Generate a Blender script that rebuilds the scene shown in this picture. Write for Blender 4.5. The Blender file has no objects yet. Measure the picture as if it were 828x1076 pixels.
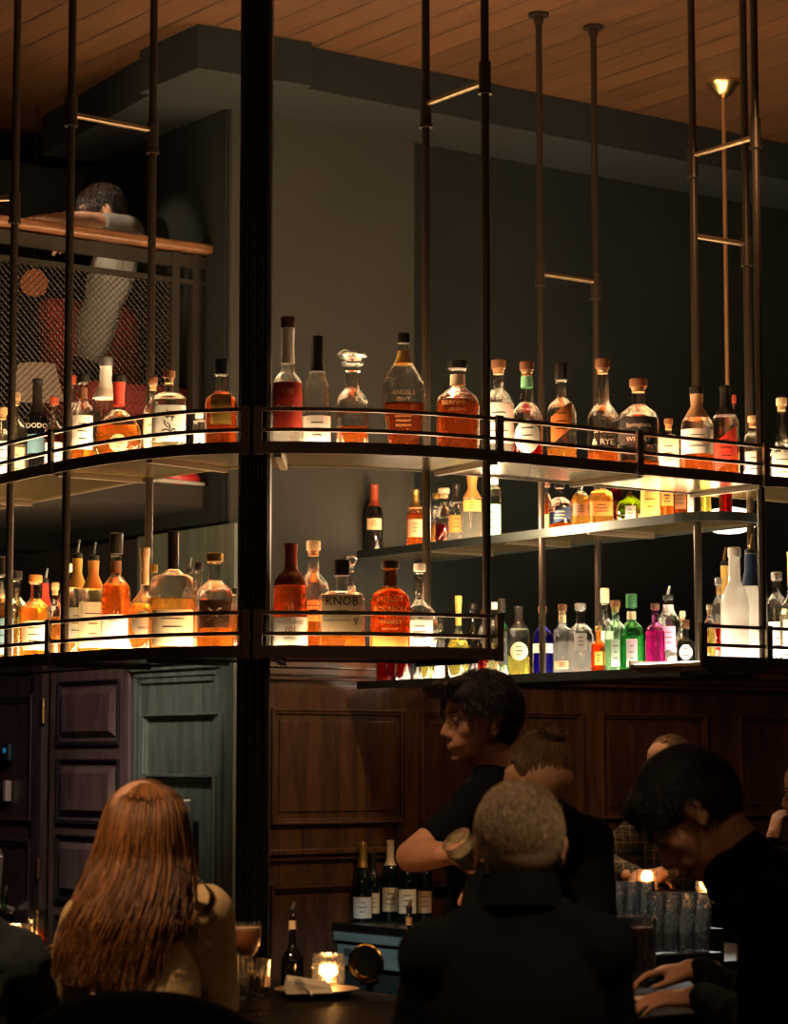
import bpy, bmesh, math, random
from mathutils import Vector, Matrix
random.seed(7)
R = math.radians
sc = bpy.context.scene
COL = sc.collection

# ------------------------------------------------------------------ camera
F = 2600.0
TH = math.atan(262/2600)
EYE = 1.65
cam_d = bpy.data.cameras.new('camera'); cam = bpy.data.objects.new('camera', cam_d); COL.objects.link(cam)
cam.location = (0, 0, EYE); cam.rotation_euler = (math.pi/2+TH, 0, 0)
cam_d.sensor_fit = 'VERTICAL'; cam_d.sensor_height = 36; cam_d.lens = 36*F/1076
cam_d.clip_start = .1; cam_d.clip_end = 60
cam_d.dof.use_dof = True; cam_d.dof.focus_distance = 7.9; cam_d.dof.aperture_fstop = 5.0
sc.camera = cam
# ------------------------------------------------------------------ world and exposure
w = bpy.data.worlds.new('world'); sc.world = w; w.use_nodes = True
w.node_tree.nodes['Background'].inputs[0].default_value = (.55, .6, .5, 1)
w.node_tree.nodes['Background'].inputs[1].default_value = .005
sc.view_settings.view_transform = 'Standard'; sc.view_settings.look = 'None'
sc.view_settings.gamma = 1; sc.view_settings.exposure = 0.0; sc.view_settings.use_curve_mapping = False
# ------------------------------------------------------------------ lamps of the room, and added fill lights
def lamp(name, kind, loc, power, col, size=.1, target=None, spot=60, blend=.6):
    d = bpy.data.lights.new(name, kind); d.energy = power; d.color = col
    if kind == 'AREA': d.size = size
    else: d.shadow_soft_size = size
    if kind == 'SPOT': d.spot_size = R(spot); d.spot_blend = blend
    o = bpy.data.objects.new(name, d); COL.objects.link(o); o.location = loc
    if target: o.rotation_euler = (Vector(target)-Vector(loc)).to_track_quat('-Z', 'Y').to_euler()
    return o
WARM = (1, .55, .24); AMB = (1, .68, .4); NEU = (1, .80, .72); COOL = (1, 1, .82)
lamp('ceiling_downlight', 'SPOT', (-1.3, 3.9, 4.2), 340, (1, .62, .32), .08, (-.6, 5.4, 1.3), 40)
lamp('ceiling_downlight', 'SPOT', (.9, 3.2, 4.2), 200, AMB, .08, (.22, 4.66, 1.62), 17)
lamp('ceiling_downlight', 'SPOT', (1.9, 5.8, 4.2), 35, WARM, .1, (.5, 6.6, 1.2), 60)
lamp('door_downlight', 'SPOT', (-.75, 8.2, 3.0), 170, NEU, .12, (-1.42, 10.9, 1.55), 32, .8)
lamp('panel_downlight', 'SPOT', (-1.2, 8.6, 3.2), 80, COOL, .12, (-.95, 10.3, 1.6), 30, .8)
lamp('ceiling_uplight', 'SPOT', (1.0, 6.5, 2.9), 13, WARM, .5, (1.0, 9.0, 4.5), 110, 1)
lamp('ceiling_uplight', 'SPOT', (-1.4, 7.0, 3.0), 3.5, WARM, .5, (-1.5, 8.6, 4.5), 100, 1)
lamp('mezzanine_lamp', 'POINT', (-1.9, 10.9, 4.1), 6, WARM, .1)
lamp('mezzanine_spot', 'SPOT', (-1.75, 9.55, 4.35), 48, (1, .75, .5), .04, (-1.15, 10.12, 3.9), 26, .5)
lamp('booth_downlight', 'SPOT', (1.2, 8.0, 3.9), 42, WARM, .15, (1.0, 10.6, 1.6), 60, 1)
lamp('shelf_spot', 'POINT', (.36, 9.15, 2.54), 34, AMB, .03)
al = lamp('under_shelf_light', 'AREA', (.62, 9.62, 1.93), 1.8, (1, .6, .3), .05); al.data.shape = 'RECTANGLE'; al.data.size = .06; al.data.size_y = 1.8; al.rotation_euler = (0, 0, math.atan2(.809, -.588)+math.pi/2)
lamp('back_bar_fill', 'SPOT', (-.45, 8.6, 1.9), 26, (.7, .95, 1), .05, (-.12, 9.75, .85), 34, .3)  # cool fill spot added to brighten the fridge and wines

lamp('warm_front_fill', 'POINT', (-1.4, 1.2, 3.5), 16, WARM, .12)  # unseen warm fill added behind the camera, left side
lamp('warm_front_fill', 'POINT', (1.8, 1.6, 3.5), 14, WARM, .12)  # its right-hand partner, likewise added as front fill
lamp('bar_fill_spot', 'SPOT', (.95, 7.9, 2.4), 190, (.95, .95, .88), .09, (.78, 6.95, 1.15), 38)  # hidden spot added to make the tumblers brighter
lamp('bar_fill_spot', 'SPOT', (-.5, 5.6, 3.3), 55, (1, .6, .34), .05, (.22, 6.5, 1.66), 20)  # added spot that lifts the bartender's face from the left

# ------------------------------------------------------------------ placing by view ray, depth in metres
CT, ST = math.cos(TH), math.sin(TH)
def ray(u, v):
    a = (u-414)/F; b = (538-v)/F
    return Vector((a, CT-b*ST, ST+b*CT))
def PY(u, v, Y):
    d = ray(u, v); k = Y/d.y
    return Vector((d.x*k, Y, EYE+d.z*k))
def PZ(u, v, z):
    d = ray(u, v); k = (z-EYE)/d.z
    return Vector((d.x*k, d.y*k, z))
def PX(P, u, v):
    "metres per pixel at the depth of P"
    return P.y/F
AX = Vector((.809, .588, 0)); BX = Vector((-.588, .809, 0))
ANG_A = math.atan2(.588, .809); ANG_B = ANG_A+math.pi/2
ZU, ZL, ZM, HC = 2.58, 1.961, 2.487, 4.5

# ------------------------------------------------------------------ materials
MATS = {}
def newmat(name):
    m = bpy.data.materials.new(name); m.use_nodes = True
    nt = m.node_tree; nt.nodes.clear()
    out = nt.nodes.new('ShaderNodeOutputMaterial')
    return m, nt, out
def pm(name, col, rough=.5, metal=0, noise=.12, scale=8, bump=0, coat=0, sheen=0, trans=0, sub=0, stretch=None):
    if name in MATS: return MATS[name]
    m, nt, out = newmat(name); N = nt.nodes.new; L = nt.links.new
    p = N('ShaderNodeBsdfPrincipled'); L(p.outputs[0], out.inputs[0])
    p.inputs['Roughness'].default_value = rough; p.inputs['Metallic'].default_value = metal
    p.inputs['Coat Weight'].default_value = coat; p.inputs['Transmission Weight'].default_value = trans
    tc = N('ShaderNodeTexCoord'); nz = N('ShaderNodeTexNoise'); nz.inputs['Scale'].default_value = scale
    nz.inputs['Detail'].default_value = 4
    if stretch:
        mp = N('ShaderNodeMapping'); mp.inputs['Scale'].default_value = stretch
        L(tc.outputs['Object'], mp.inputs[0]); L(mp.outputs[0], nz.inputs['Vector'])
    else: L(tc.outputs['Object'], nz.inputs['Vector'])
    mx = N('ShaderNodeMix'); mx.data_type = 'RGBA'
    mx.inputs[6].default_value = tuple(c*(1-noise) for c in col[:3])+(1,)
    mx.inputs[7].default_value = tuple(min(1, c*(1+noise)) for c in col[:3])+(1,)
    L(nz.outputs['Fac'], mx.inputs[0]); L(mx.outputs[2], p.inputs['Base Color'])
    if bump:
        b = N('ShaderNodeBump'); b.inputs['Strength'].default_value = bump; b.inputs['Distance'].default_value = .01
        L(nz.outputs['Fac'], b.inputs['Height']); L(b.outputs[0], p.inputs['Normal'])
    MATS[name] = m; return m
def wood(name, c1, c2, rough=.4, direction=(1, 1, .12), scale=14, coat=.1):
    if name in MATS: return MATS[name]
    m, nt, out = newmat(name); N = nt.nodes.new; L = nt.links.new
    p = N('ShaderNodeBsdfPrincipled'); L(p.outputs[0], out.inputs[0]); p.inputs['Roughness'].default_value = rough
    p.inputs['Coat Weight'].default_value = coat
    tc = N('ShaderNodeTexCoord'); mp = N('ShaderNodeMapping'); mp.inputs['Scale'].default_value = direction
    L(tc.outputs['Object'], mp.inputs[0])
    nz = N('ShaderNodeTexNoise'); nz.inputs['Scale'].default_value = scale; nz.inputs['Detail'].default_value = 6
    nz.inputs['Distortion'].default_value = 1.2; L(mp.outputs[0], nz.inputs['Vector'])
    n2 = N('ShaderNodeTexNoise'); n2.inputs['Scale'].default_value = scale*5; L(mp.outputs[0], n2.inputs['Vector'])
    ad = N('ShaderNodeMath'); ad.operation = 'MULTIPLY_ADD'; ad.inputs[1].default_value = .4
    L(n2.outputs['Fac'], ad.inputs[0]); L(nz.outputs['Fac'], ad.inputs[2])
    r = N('ShaderNodeValToRGB'); r.color_ramp.elements[0].position = .55; r.color_ramp.elements[1].position = .85
    r.color_ramp.elements[0].color = c1+(1,); r.color_ramp.elements[1].color = c2+(1,)
    L(ad.outputs[0], r.inputs[0]); L(r.outputs[0], p.inputs['Base Color'])
    b = N('ShaderNodeBump'); b.inputs['Strength'].default_value = .25; b.inputs['Distance'].default_value = .004
    L(ad.outputs[0], b.inputs['Height']); L(b.outputs[0], p.inputs['Normal'])
    MATS[name] = m; return m
def emat(name, col, s):
    if name in MATS: return MATS[name]
    m, nt, out = newmat(name); e = nt.nodes.new('ShaderNodeEmission')
    e.inputs[0].default_value = col+(1,); e.inputs[1].default_value = s
    nt.links.new(e.outputs[0], out.inputs[0]); MATS[name] = m; return m
def glass(name, tint=(.95, .95, .93), edge=.85, rough=.03, refr=.35, frost=0, base=.06):
    if name in MATS: return MATS[name]
    m, nt, out = newmat(name); N = nt.nodes.new; L = nt.links.new
    t = N('ShaderNodeBsdfTransparent'); t.inputs[0].default_value = tint+(1,)
    rf = N('ShaderNodeBsdfRefraction'); rf.inputs['IOR'].default_value = 1.25; rf.inputs['Roughness'].default_value = rough
    rf.inputs[0].default_value = tint+(1,)
    m1 = N('ShaderNodeMixShader'); m1.inputs[0].default_value = refr
    L(t.outputs[0], m1.inputs[1]); L(rf.outputs[0], m1.inputs[2])
    if frost:
        tl = N('ShaderNodeBsdfTranslucent'); tl.inputs[0].default_value = (.9, .88, .84, 1)
        df = N('ShaderNodeBsdfDiffuse'); df.inputs[0].default_value = (.75, .73, .7, 1)
        m3 = N('ShaderNodeMixShader'); m3.inputs[0].default_value = .5; L(tl.outputs[0], m3.inputs[1]); L(df.outputs[0], m3.inputs[2])
        m4 = N('ShaderNodeMixShader'); m4.inputs[0].default_value = frost; L(m1.outputs[0], m4.inputs[1]); L(m3.outputs[0], m4.inputs[2]); m1 = m4
    g = N('ShaderNodeBsdfGlossy'); g.inputs['Roughness'].default_value = rough; g.inputs[0].default_value = (1, 1, 1, 1)
    lw = N('ShaderNodeLayerWeight'); lw.inputs[0].default_value = .5
    pw = N('ShaderNodeMath'); pw.operation = 'POWER'; pw.inputs[1].default_value = 3.0
    mu = N('ShaderNodeMath'); mu.operation = 'MULTIPLY_ADD'; mu.inputs[1].default_value = edge; mu.inputs[2].default_value = base
    L(lw.outputs['Facing'], pw.inputs[0]); L(pw.outputs[0], mu.inputs[0])
    nz = N('ShaderNodeTexNoise'); nz.inputs['Scale'].default_value = 35
    tc = N('ShaderNodeTexCoord'); L(tc.outputs['Object'], nz.inputs['Vector'])
    b = N('ShaderNodeBump'); b.inputs['Strength'].default_value = .3; b.inputs['Distance'].default_value = .003
    L(nz.outputs['Fac'], b.inputs['Height']); L(b.outputs[0], g.inputs['Normal']); L(b.outputs[0], rf.inputs['Normal'])
    m2 = N('ShaderNodeMixShader'); L(mu.outputs[0], m2.inputs[0]); L(m1.outputs[0], m2.inputs[1]); L(g.outputs[0], m2.inputs[2])
    L(m2.outputs[0], out.inputs[0]); MATS[name] = m; return m
def liquid(name, col, clear=.93):
    if name in MATS: return MATS[name]
    col = tuple(c**.72 for c in col)
    m, nt, out = newmat(name); N = nt.nodes.new; L = nt.links.new
    t = N('ShaderNodeBsdfTransparent'); t.inputs[0].default_value = col+(1,)
    tl = N('ShaderNodeBsdfTranslucent'); tl.inputs[0].default_value = col+(1,)
    rf = N('ShaderNodeBsdfRefraction'); rf.inputs['IOR'].default_value = 1.33; rf.inputs[0].default_value = col+(1,); rf.inputs['Roughness'].default_value = .05
    nz = N('ShaderNodeTexNoise'); nz.inputs['Scale'].default_value = 22; tc = N('ShaderNodeTexCoord'); L(tc.outputs['Object'], nz.inputs['Vector'])
    b = N('ShaderNodeBump'); b.inputs['Strength'].default_value = .8; b.inputs['Distance'].default_value = .008
    L(nz.outputs['Fac'], b.inputs['Height']); L(b.outputs[0], rf.inputs['Normal'])
    a = N('ShaderNodeMixShader'); a.inputs[0].default_value = .75; L(t.outputs[0], a.inputs[1]); L(rf.outputs[0], a.inputs[2])
    c = N('ShaderNodeMixShader'); c.inputs[0].default_value = 1-clear; L(a.outputs[0], c.inputs[1]); L(tl.outputs[0], c.inputs[2])
    L(c.outputs[0], out.inputs[0]); MATS[name] = m; return m
def plank_mat():
    m, nt, out = newmat('ceiling_planks'); N = nt.nodes.new; L = nt.links.new
    p = N('ShaderNodeBsdfPrincipled'); L(p.outputs[0], out.inputs[0]); p.inputs['Roughness'].default_value = .5
    tc = N('ShaderNodeTexCoord'); mp = N('ShaderNodeMapping'); mp.inputs['Rotation'].default_value = (0, 0, -ANG_A)
    L(tc.outputs['Object'], mp.inputs[0])
    sx = N('ShaderNodeSeparateXYZ'); L(mp.outputs[0], sx.inputs[0])
    dv = N('ShaderNodeMath'); dv.operation = 'DIVIDE'; dv.inputs[1].default_value = .155; L(sx.outputs[0], dv.inputs[0])
    fr = N('ShaderNodeMath'); fr.operation = 'FRACT'; L(dv.outputs[0], fr.inputs[0])
    fl = N('ShaderNodeMath'); fl.operation = 'FLOOR'; L(dv.outputs[0], fl.inputs[0])
    wn = N('ShaderNodeTexWhiteNoise'); wn.noise_dimensions = '1D'; L(fl.outputs[0], wn.inputs['W'])
    gr = N('ShaderNodeMath'); gr.operation = 'LESS_THAN'; gr.inputs[1].default_value = .07; L(fr.outputs[0], gr.inputs[0])
    m2 = N('ShaderNodeMapping'); m2.inputs['Scale'].default_value = (9, .6, 1); L(mp.outputs[0], m2.inputs[0])
    nz = N('ShaderNodeTexNoise'); nz.inputs['Scale'].default_value = 4; nz.inputs['Detail'].default_value = 5; nz.noise_dimensions = '4D'
    L(m2.outputs[0], nz.inputs['Vector']); L(wn.outputs[0], nz.inputs['W'])
    ad = N('ShaderNodeMath'); ad.operation = 'MULTIPLY_ADD'; ad.inputs[1].default_value = .3; L(wn.outputs[0], ad.inputs[0]); L(nz.outputs['Fac'], ad.inputs[2])
    r = N('ShaderNodeValToRGB'); r.color_ramp.elements[0].position = .4; r.color_ramp.elements[1].position = .85
    r.color_ramp.elements[0].color = (.055, .022, .007, 1); r.color_ramp.elements[1].color = (.095, .04, .013, 1); L(ad.outputs[0], r.inputs[0])
    mx = N('ShaderNodeMix'); mx.data_type = 'RGBA'; mx.inputs[7].default_value = (.015, .006, .003, 1)
    L(gr.outputs[0], mx.inputs[0]); L(r.outputs[0], mx.inputs[6]); L(mx.outputs[2], p.inputs['Base Color'])
    return m
def plaid_mat():
    m, nt, out = newmat('plaid'); N = nt.nodes.new; L = nt.links.new
    p = N('ShaderNodeBsdfPrincipled'); L(p.outputs[0], out.inputs[0]); p.inputs['Roughness'].default_value = .9
    tc = N('ShaderNodeTexCoord'); sx = N('ShaderNodeSeparateXYZ'); L(tc.outputs['Object'], sx.inputs[0]); prev = None
    for i, k, th in ((0, 34, .8), (1, 30, .8), (2, 34, .8), (0, 17, .92), (2, 17, .92)):
        a = N('ShaderNodeMath'); a.operation = 'MULTIPLY'; a.inputs[1].default_value = k; L(sx.outputs[i], a.inputs[0])
        b = N('ShaderNodeMath'); b.operation = 'FRACT'; L(a.outputs[0], b.inputs[0])
        c = N('ShaderNodeMath'); c.operation = 'GREATER_THAN'; c.inputs[1].default_value = th; L(b.outputs[0], c.inputs[0])
        if prev is None: prev = c
        else:
            d = N('ShaderNodeMath'); d.operation = 'ADD'; L(prev.outputs[0], d.inputs[0]); L(c.outputs[0], d.inputs[1]); prev = d
    r = N('ShaderNodeValToRGB'); r.color_ramp.elements[0].color = (.035, .034, .026, 1); r.color_ramp.elements[1].color = (.24, .18, .10, 1)
    q = N('ShaderNodeMath'); q.operation = 'MULTIPLY'; q.inputs[1].default_value = .4; L(prev.outputs[0], q.inputs[0])
    L(q.outputs[0], r.inputs[0]); L(r.outputs[0], p.inputs['Base Color']); return m

wall_dark = pm('wall_paint', (.016, .017, .014), .85, noise=.25, scale=2.2, bump=.08); wall_dark.node_tree.nodes['Principled BSDF'].inputs['Specular IOR Level'].default_value = .12
black_metal = pm('black_metal', (.04, .034, .026), .45, .4, noise=.3)
bronze = pm('bronze_strip', (.13, .095, .06), .42, .35, noise=.2)
pole_m = pm('pole_steel', (.05, .036, .025), .35, .6, noise=.2)
brass = pm('brass', (.75, .5, .2), .28, 1, noise=.1)
steel = pm('steel', (.55, .62, .62), .3, .9, noise=.12, scale=3)
panel_under = pm('shelf_underside', (.27, .18, .07), .2, .9, noise=.35, scale=6)
rubber = pm('rubber', (.012, .012, .012), .5)
mahog = wood('mahogany', (.045, .019, .009), (.11, .046, .02), .35)
mauve = wood('mauve_oak', (.085, .048, .044), (.15, .095, .085), .45)
doorw = wood('brown_oak', (.04, .022, .019), (.07, .04, .035), .45)
greenw = wood('green_oak', (.075, .088, .068), (.14, .155, .12), .5)
railw = wood('rail_wood', (.13, .05, .02), (.26, .11, .045), .4, (.2, .2, 1))
counter_m = wood('counter_wood', (.004, .003, .002), (.010, .006, .004), .45, (.2, 1, 1), coat=.05)
lightpanel = emat('lit_panel', (1, .70, .38), 19.0); lightpanel_low = emat('lit_panel_low', (1, .70, .38), 27.0)
lightpanel2 = emat('lit_panel_white', (1, .84, .6), 19.0)

# ------------------------------------------------------------------ mesh helpers
class MB:
    def __init__(s): s.v = []; s.f = []
    def add(s, vs, fs):
        n = len(s.v); s.v += [tuple(x) for x in vs]; s.f += [tuple(i+n for i in f) for f in fs]
    def box(s, c, size, rz=0, M=None):
        c = Vector(c); hx, hy, hz = (k/2 for k in size)
        m = Matrix.Rotation(rz, 4, 'Z') if M is None else M
        vs = [c+(m.to_3x3() @ Vector((x, y, z))) for x in (-hx, hx) for y in (-hy, hy) for z in (-hz, hz)]
        s.add(vs, [(0, 1, 3, 2), (4, 6, 7, 5), (0, 4, 5, 1), (2, 3, 7, 6), (0, 2, 6, 4), (1, 5, 7, 3)])
    def tube(s, p, q, r, r2=None, n=12):
        p = Vector(p); q = Vector(q); d = (q-p).normalized(); r2 = r if r2 is None else r2
        a = d.orthogonal().normalized(); b = d.cross(a)
        vs = []
        for P, rr in ((p, r), (q, r2)):
            for i in range(n):
                t = 2*math.pi*i/n; vs.append(P+(a*math.cos(t)+b*math.sin(t))*rr)
        fs = [(i, (i+1) % n, n+(i+1) % n, n+i) for i in range(n)]
        fs += [tuple(reversed(range(n))), tuple(range(n, 2*n))]
        s.add(vs, fs)
    def path(s, pts, r, n=8):
        for a, b in zip(pts[:-1], pts[1:]): s.tube(a, b, r, n=n)
    def lathe(s, prof, n=24, c=(0, 0, 0), M=None, closed=True):
        c = Vector(c); vs = []; fs = []
        for (r, z) in prof:
            for i in range(n):
                t = 2*math.pi*i/n; p = Vector((r*math.cos(t), r*math.sin(t), z))
                vs.append(c+(M.to_3x3() @ p if M else p))
        for k in range(len(prof)-1):
            for i in range(n):
                j = (i+1) % n; fs.append((k*n+i, k*n+j, (k+1)*n+j, (k+1)*n+i))
        if closed: fs += [tuple(reversed(range(n))), tuple(range((len(prof)-1)*n, len(prof)*n))]
        s.add(vs, fs)
    def ell(s, c, r, M=None, n=20, k=14):
        c = Vector(c); vs = []; fs = []; M3 = M.to_3x3() if M else Matrix.Identity(3)
        vs.append(c+M3 @ Vector((0, 0, -r[2])))
        for j in range(1, k):
            ph = -math.pi/2+math.pi*j/k
            for i in range(n):
                t = 2*math.pi*i/n
                vs.append(c+M3 @ Vector((r[0]*math.cos(ph)*math.cos(t), r[1]*math.cos(ph)*math.sin(t), r[2]*math.sin(ph))))
        vs.append(c+M3 @ Vector((0, 0, r[2])))
        for i in range(n): fs.append((0, 1+(i+1) % n, 1+i))
        for j in range(k-2):
            for i in range(n):
                a = 1+j*n; b = a+n; fs.append((a+i, a+(i+1) % n, b+(i+1) % n, b+i))
        a = 1+(k-2)*n; e = len(vs)-1
        for i in range(n): fs.append((a+i, a+(i+1) % n, e))
        s.add(vs, fs)
    def cap(s, p, q, r, r2=None, n=14):
        p = Vector(p); q = Vector(q); r2 = r if r2 is None else r2
        if (q-p).length > 1e-5: s.tube(p, q, r, r2, n)
        s.ell(p, (r, r, r), n=n, k=10); s.ell(q, (r2, r2, r2), n=n, k=10)
    def build(s, name, mat, parent=None, smooth=False, bevel=0, loc=None):
        me = bpy.data.meshes.new(name); me.from_pydata(s.v, [], s.f); me.update()
        me.materials.append(mat)
        o = bpy.data.objects.new(name, me); COL.objects.link(o)
        if smooth:
            me.polygons.foreach_set('use_smooth', [True]*len(me.polygons))
            try: me.set_sharp_from_angle(angle=R(42))
            except Exception: pass
        if parent: o.parent = parent
        if loc is not None: o.location = loc
        if bevel:
            b = o.modifiers.new('bevel', 'BEVEL'); b.width = bevel; b.segments = 2; b.limit_method = 'ANGLE'
        return o
def empty(name, loc, rz=0, label=None, cat=None, group=None):
    o = bpy.data.objects.new(name, None); o.empty_display_size = .05; COL.objects.link(o)
    o.location = loc; o.rotation_euler = (0, 0, rz)
    if label: tag(o, label, cat, group)
    return o
def tag(o, label, cat, group=None):
    o['label'] = label; o['category'] = cat
    if group: o['group'] = group
    return o
def struct(o): o['kind'] = 'structure'; return o
def part(mb, name, mat, root, smooth=False, bevel=0):
    "build a part given in world coordinates under a root placed somewhere (keeps the world place)"
    o = mb.build(name, mat, None, smooth, bevel); o.parent = root
    bpy.context.view_layer.update() if False else None
    o.matrix_parent_inverse = (Matrix.Translation(root.location) @ root.rotation_euler.to_matrix().to_4x4()).inverted() if root.parent is None else root.matrix_parent_inverse.copy()
    return o

# ------------------------------------------------------------------ room shell
def aline(P, s, t=0, z=0): return Vector((P[0], P[1], 0))+AX*s+BX*t+Vector((0, 0, z))
W0 = Vector((-.665, 9.97, 0))            # outside corner where the bar wall meets the door wall
S0 = Vector((-.76, 9.37, 0))             # outside corner of the ceiling soffit
m = MB(); m.box((0, 8, -.05), (16, 22, .1)); struct(m.build('floor', pm('floor_tile', (.03, .025, .02), .5, noise=.3)))
m = MB(); m.box((0, 8, HC+.05), (16, 22, .1)); struct(m.build('ceiling', plank_mat()))
def slab(c0, s0, s1, t0, t1, z0, z1):
    m = MB(); m.box(aline(c0, (s0+s1)/2, (t0+t1)/2, (z0+z1)/2), (s1-s0, t1-t0, z1-z0), ANG_A); return m
struct(slab(W0, 0, .93, 0, .3, 0, HC).build('wall_back', pm('wall_lighter', (.030, .028, .022), .9, noise=.2, scale=2.2)))  # left stretch of the bar wall, lighter and warmer base colour
struct(slab(W0, 0.93, 5.0, .06, .3, 0, HC).build('wall_right', wall_dark))
struct(slab(W0, 0.0, .3, .3, 2.6, 0, 2.6).build('wall_left', pm('wall_brown', (.03, .024, .018), .7, noise=.2)))
soffit_m = pm('soffit_paint', (.006, .007, .0055), .85, noise=.2)
struct(slab(S0, 0, 5.6, 0, .45, 4.325, HC).build('trim_1', soffit_m))
# left soffit run, slightly splayed
d2 = Vector((-.50, .866, 0)); n2 = Vector((.866, .5, 0))
m = MB()
for z in (4.325, HC): pass
q = [S0, S0+d2*1.6, S0+d2*1.6+n2*.5, S0+n2*.5]
m.add([Vector((a.x, a.y, 4.3235)) for a in q]+[Vector((a.x, a.y, HC)) for a in q], [(3, 2, 1, 0), (4, 5, 6, 7), (0, 1, 5, 4), (1, 2, 6, 5), (2, 3, 7, 6), (3, 0, 4, 7)])
struct(m.build('trim_2', soffit_m))
# wall behind the mezzanine and a dark beam across it
M0 = aline(W0, 0, 1.5)
struct(slab(M0, -3.5, .3, 0, .2, 2.6, HC).build('wall_mezzanine', wall_dark))
struct(slab(W0, -.02, .28, 0.02, 1.52, 2.62, 4.32).build('wall_side', wall_dark))
struct(slab(M0, -1.05, .3, -.25, 0, 4.02, 4.30).build('trim_3', pm('beam_black', (.012, .013, .012), .8)))
# outer walls far out of view
m = MB(); m.box((-4.6, 8, 2.25), (.1, 22, 4.5)); struct(m.build('wall_far_left', wall_dark))

# wainscot on the bar wall: panel field with raised moulding frames
def on_wall(s, t, z, off=0): return aline(W0, s, t-off, z)
def wall_s(u, toff=-.03):
    k = (u-414)/F*CT
    # X = k*Y approx
    P = W0+BX*toff
    return (k*P.y-P.x)/(AX.x-k*AX.y)
def frame(mb, s0, s1, z0, z1, wd, th, t, P=W0, axis=0):
    def bx(a, b, c, d, dd):
        if axis == 0: mb.box(aline(P, (a+b)/2, t-dd/2, (c+d)/2), (b-a, dd, d-c), ANG_A)
        else: mb.box(aline(P, t-dd/2, (a+b)/2, (c+d)/2), (dd, b-a, d-c), ANG_A)
    for (w_, dd) in ((wd, th), (wd*.45, th*1.7)):
        bx(s0, s1, z1-w_, z1, dd); bx(s0, s1, z0, z0+w_, dd); bx(s0, s0+w_, z0, z1, dd); bx(s1-w_, s1, z0, z1, dd)
wc = empty('wainscot', aline(W0, 1, 0), 0); struct(wc); wc.name = 'trim_4'
m = MB(); m.box(aline(W0, 2.6, -.012, 1.03), (5.1, .024, 2.06), ANG_A); part(m, 'wall_panelling', mahog, wc)
m = MB(); m.box(aline(W0, 2.6, -.03, 2.045), (5.1, .06, .03), ANG_A); m.box(aline(W0, 2.6, -.022, 2.015), (5.1, .044, .03), ANG_A); m.box(aline(W0, 2.6, -.03, 1.985), (5.1, .06, .012), ANG_A)
part(m, 'cornice', mahog, wc, bevel=.004)
m = MB(); m.box(aline(W0, 2.6, -.03, 1.285), (5.1, .06, .022), ANG_A); m.box(aline(W0, 2.6, -.022, 1.262), (5.1, .044, .022), ANG_A); part(m, 'chair_rail', mahog, wc, bevel=.003)
for (u0, u1) in ((284, 425), (441, 612), (631, 742), (777, 900)):
    m = MB(); s0, s1 = wall_s(u0), wall_s(u1)
    frame(m, s0, s1, 1.395, 1.865, .022, .014, -.024)
    part(m, 'panel_moulding', wood('mahogany_edge', (.06, .024, .011), (.12, .05, .022), .35), wc, bevel=.002)
    m = MB(); m.box(aline(W0, (s0+s1)/2, -.026, 1.63), (s1-s0-.09, .008, .37), ANG_A); part(m, 'panel_field', mahog, wc, bevel=.003)
for (u0, u1) in ((284, 425), (441, 612), (631, 742), (777, 900)):
    m = MB(); s0, s1 = wall_s(u0), wall_s(u1); frame(m, s0, s1, .2, 1.15, .022, .014, -.024); part(m, 'panel_moulding', mahog, wc)

# door wall (runs back along B from the corner): green panelling, brown open door, dark door at the left
def tl(u, off=.05):
    k = (u-414)/F*CT; Q = W0-AX*off
    return (Q.x-k*Q.y)/(k*BX.y-BX.x)
gt0, gt1 = -.0, tl(140)
green = empty('trim_5', W0); struct(green)
m = MB(); m.box(aline(W0, -.02, (gt1-.10)/2, 1.3), (.04, gt1+.10, 2.6), ANG_A); part(m, 'wall_panelling', greenw, green)
m = MB(); m.box(aline(W0, -.05, gt1/2, 2.06), (.06, gt1+.02, .03), ANG_A); m.box(aline(W0, -.045, gt1/2, 2.035), (.05, gt1+.01, .02), ANG_A); part(m, 'cornice', greenw, green, bevel=.004)
m = MB(); frame(m, tl(233), tl(151), .9, 1.845, .02, .014, -.04, W0, 1); part(m, 'panel_moulding', greenw, green, bevel=.002)
m = MB(); frame(m, tl(230), tl(155), .9, 1.60, .03, .02, -.042, W0, 1); part(m, 'recess_frame', greenw, green, bevel=.002)
m = MB(); frame(m, -.01, gt1, .5, 2.02, .045, .01, -.04, W0, 1); part(m, 'stile_frame', greenw, green)
# beer tap tower in the recess
tp = PY(190, 870, 10.15)
tap = empty('beer_tap_tower', aline(W0, -.12, tl(190), 1.02), ANG_B, 'steel draught beer tower with black tap handles in front of the green panelling', 'beer tap')
m = MB(); m.box((0, 0, .24), (.36, .05, .48)); m.build('tower_body', steel, tap, bevel=.01)
m = MB(); m.add([(-.13, .03, .42), (-.02, .03, .42), (.03, .03, .0), (-.13, .03, .0), (-.13, .045, .42), (-.03, .045, .42), (.02, .045, .0), (-.13, .045, .0)], [(3, 2, 1, 0), (4, 5, 6, 7), (0, 1, 5, 4), (1, 2, 6, 5), (2, 3, 7, 6), (3, 0, 4, 7)])
m.build('drip_plate', pm('pale_steel', (.8, .78, .74), .35, .5), tap)
for i in range(4):
    x = -.15+i*.055
    m = MB(); m.tube((x, .05, .44), (x, .07, .50), .012, .015); m.ell((x, .07, .505), (.015, .015, .012)); m.build('tap_handle', rubber, tap, smooth=True)
m = MB(); m.tube((-.17, .06, .36), (-.05, .06, .36), .013); m.ell((-.175, .06, .36), (.018, .018, .018)); m.build('faucet', rubber, tap, smooth=True)
m = MB(); m.box((0, 0, -.51), (.4, .16, 1.02)); m.box((0, 0, -.01), (.42, .18, .02)); m.build('pedestal', black_metal, tap)

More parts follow.
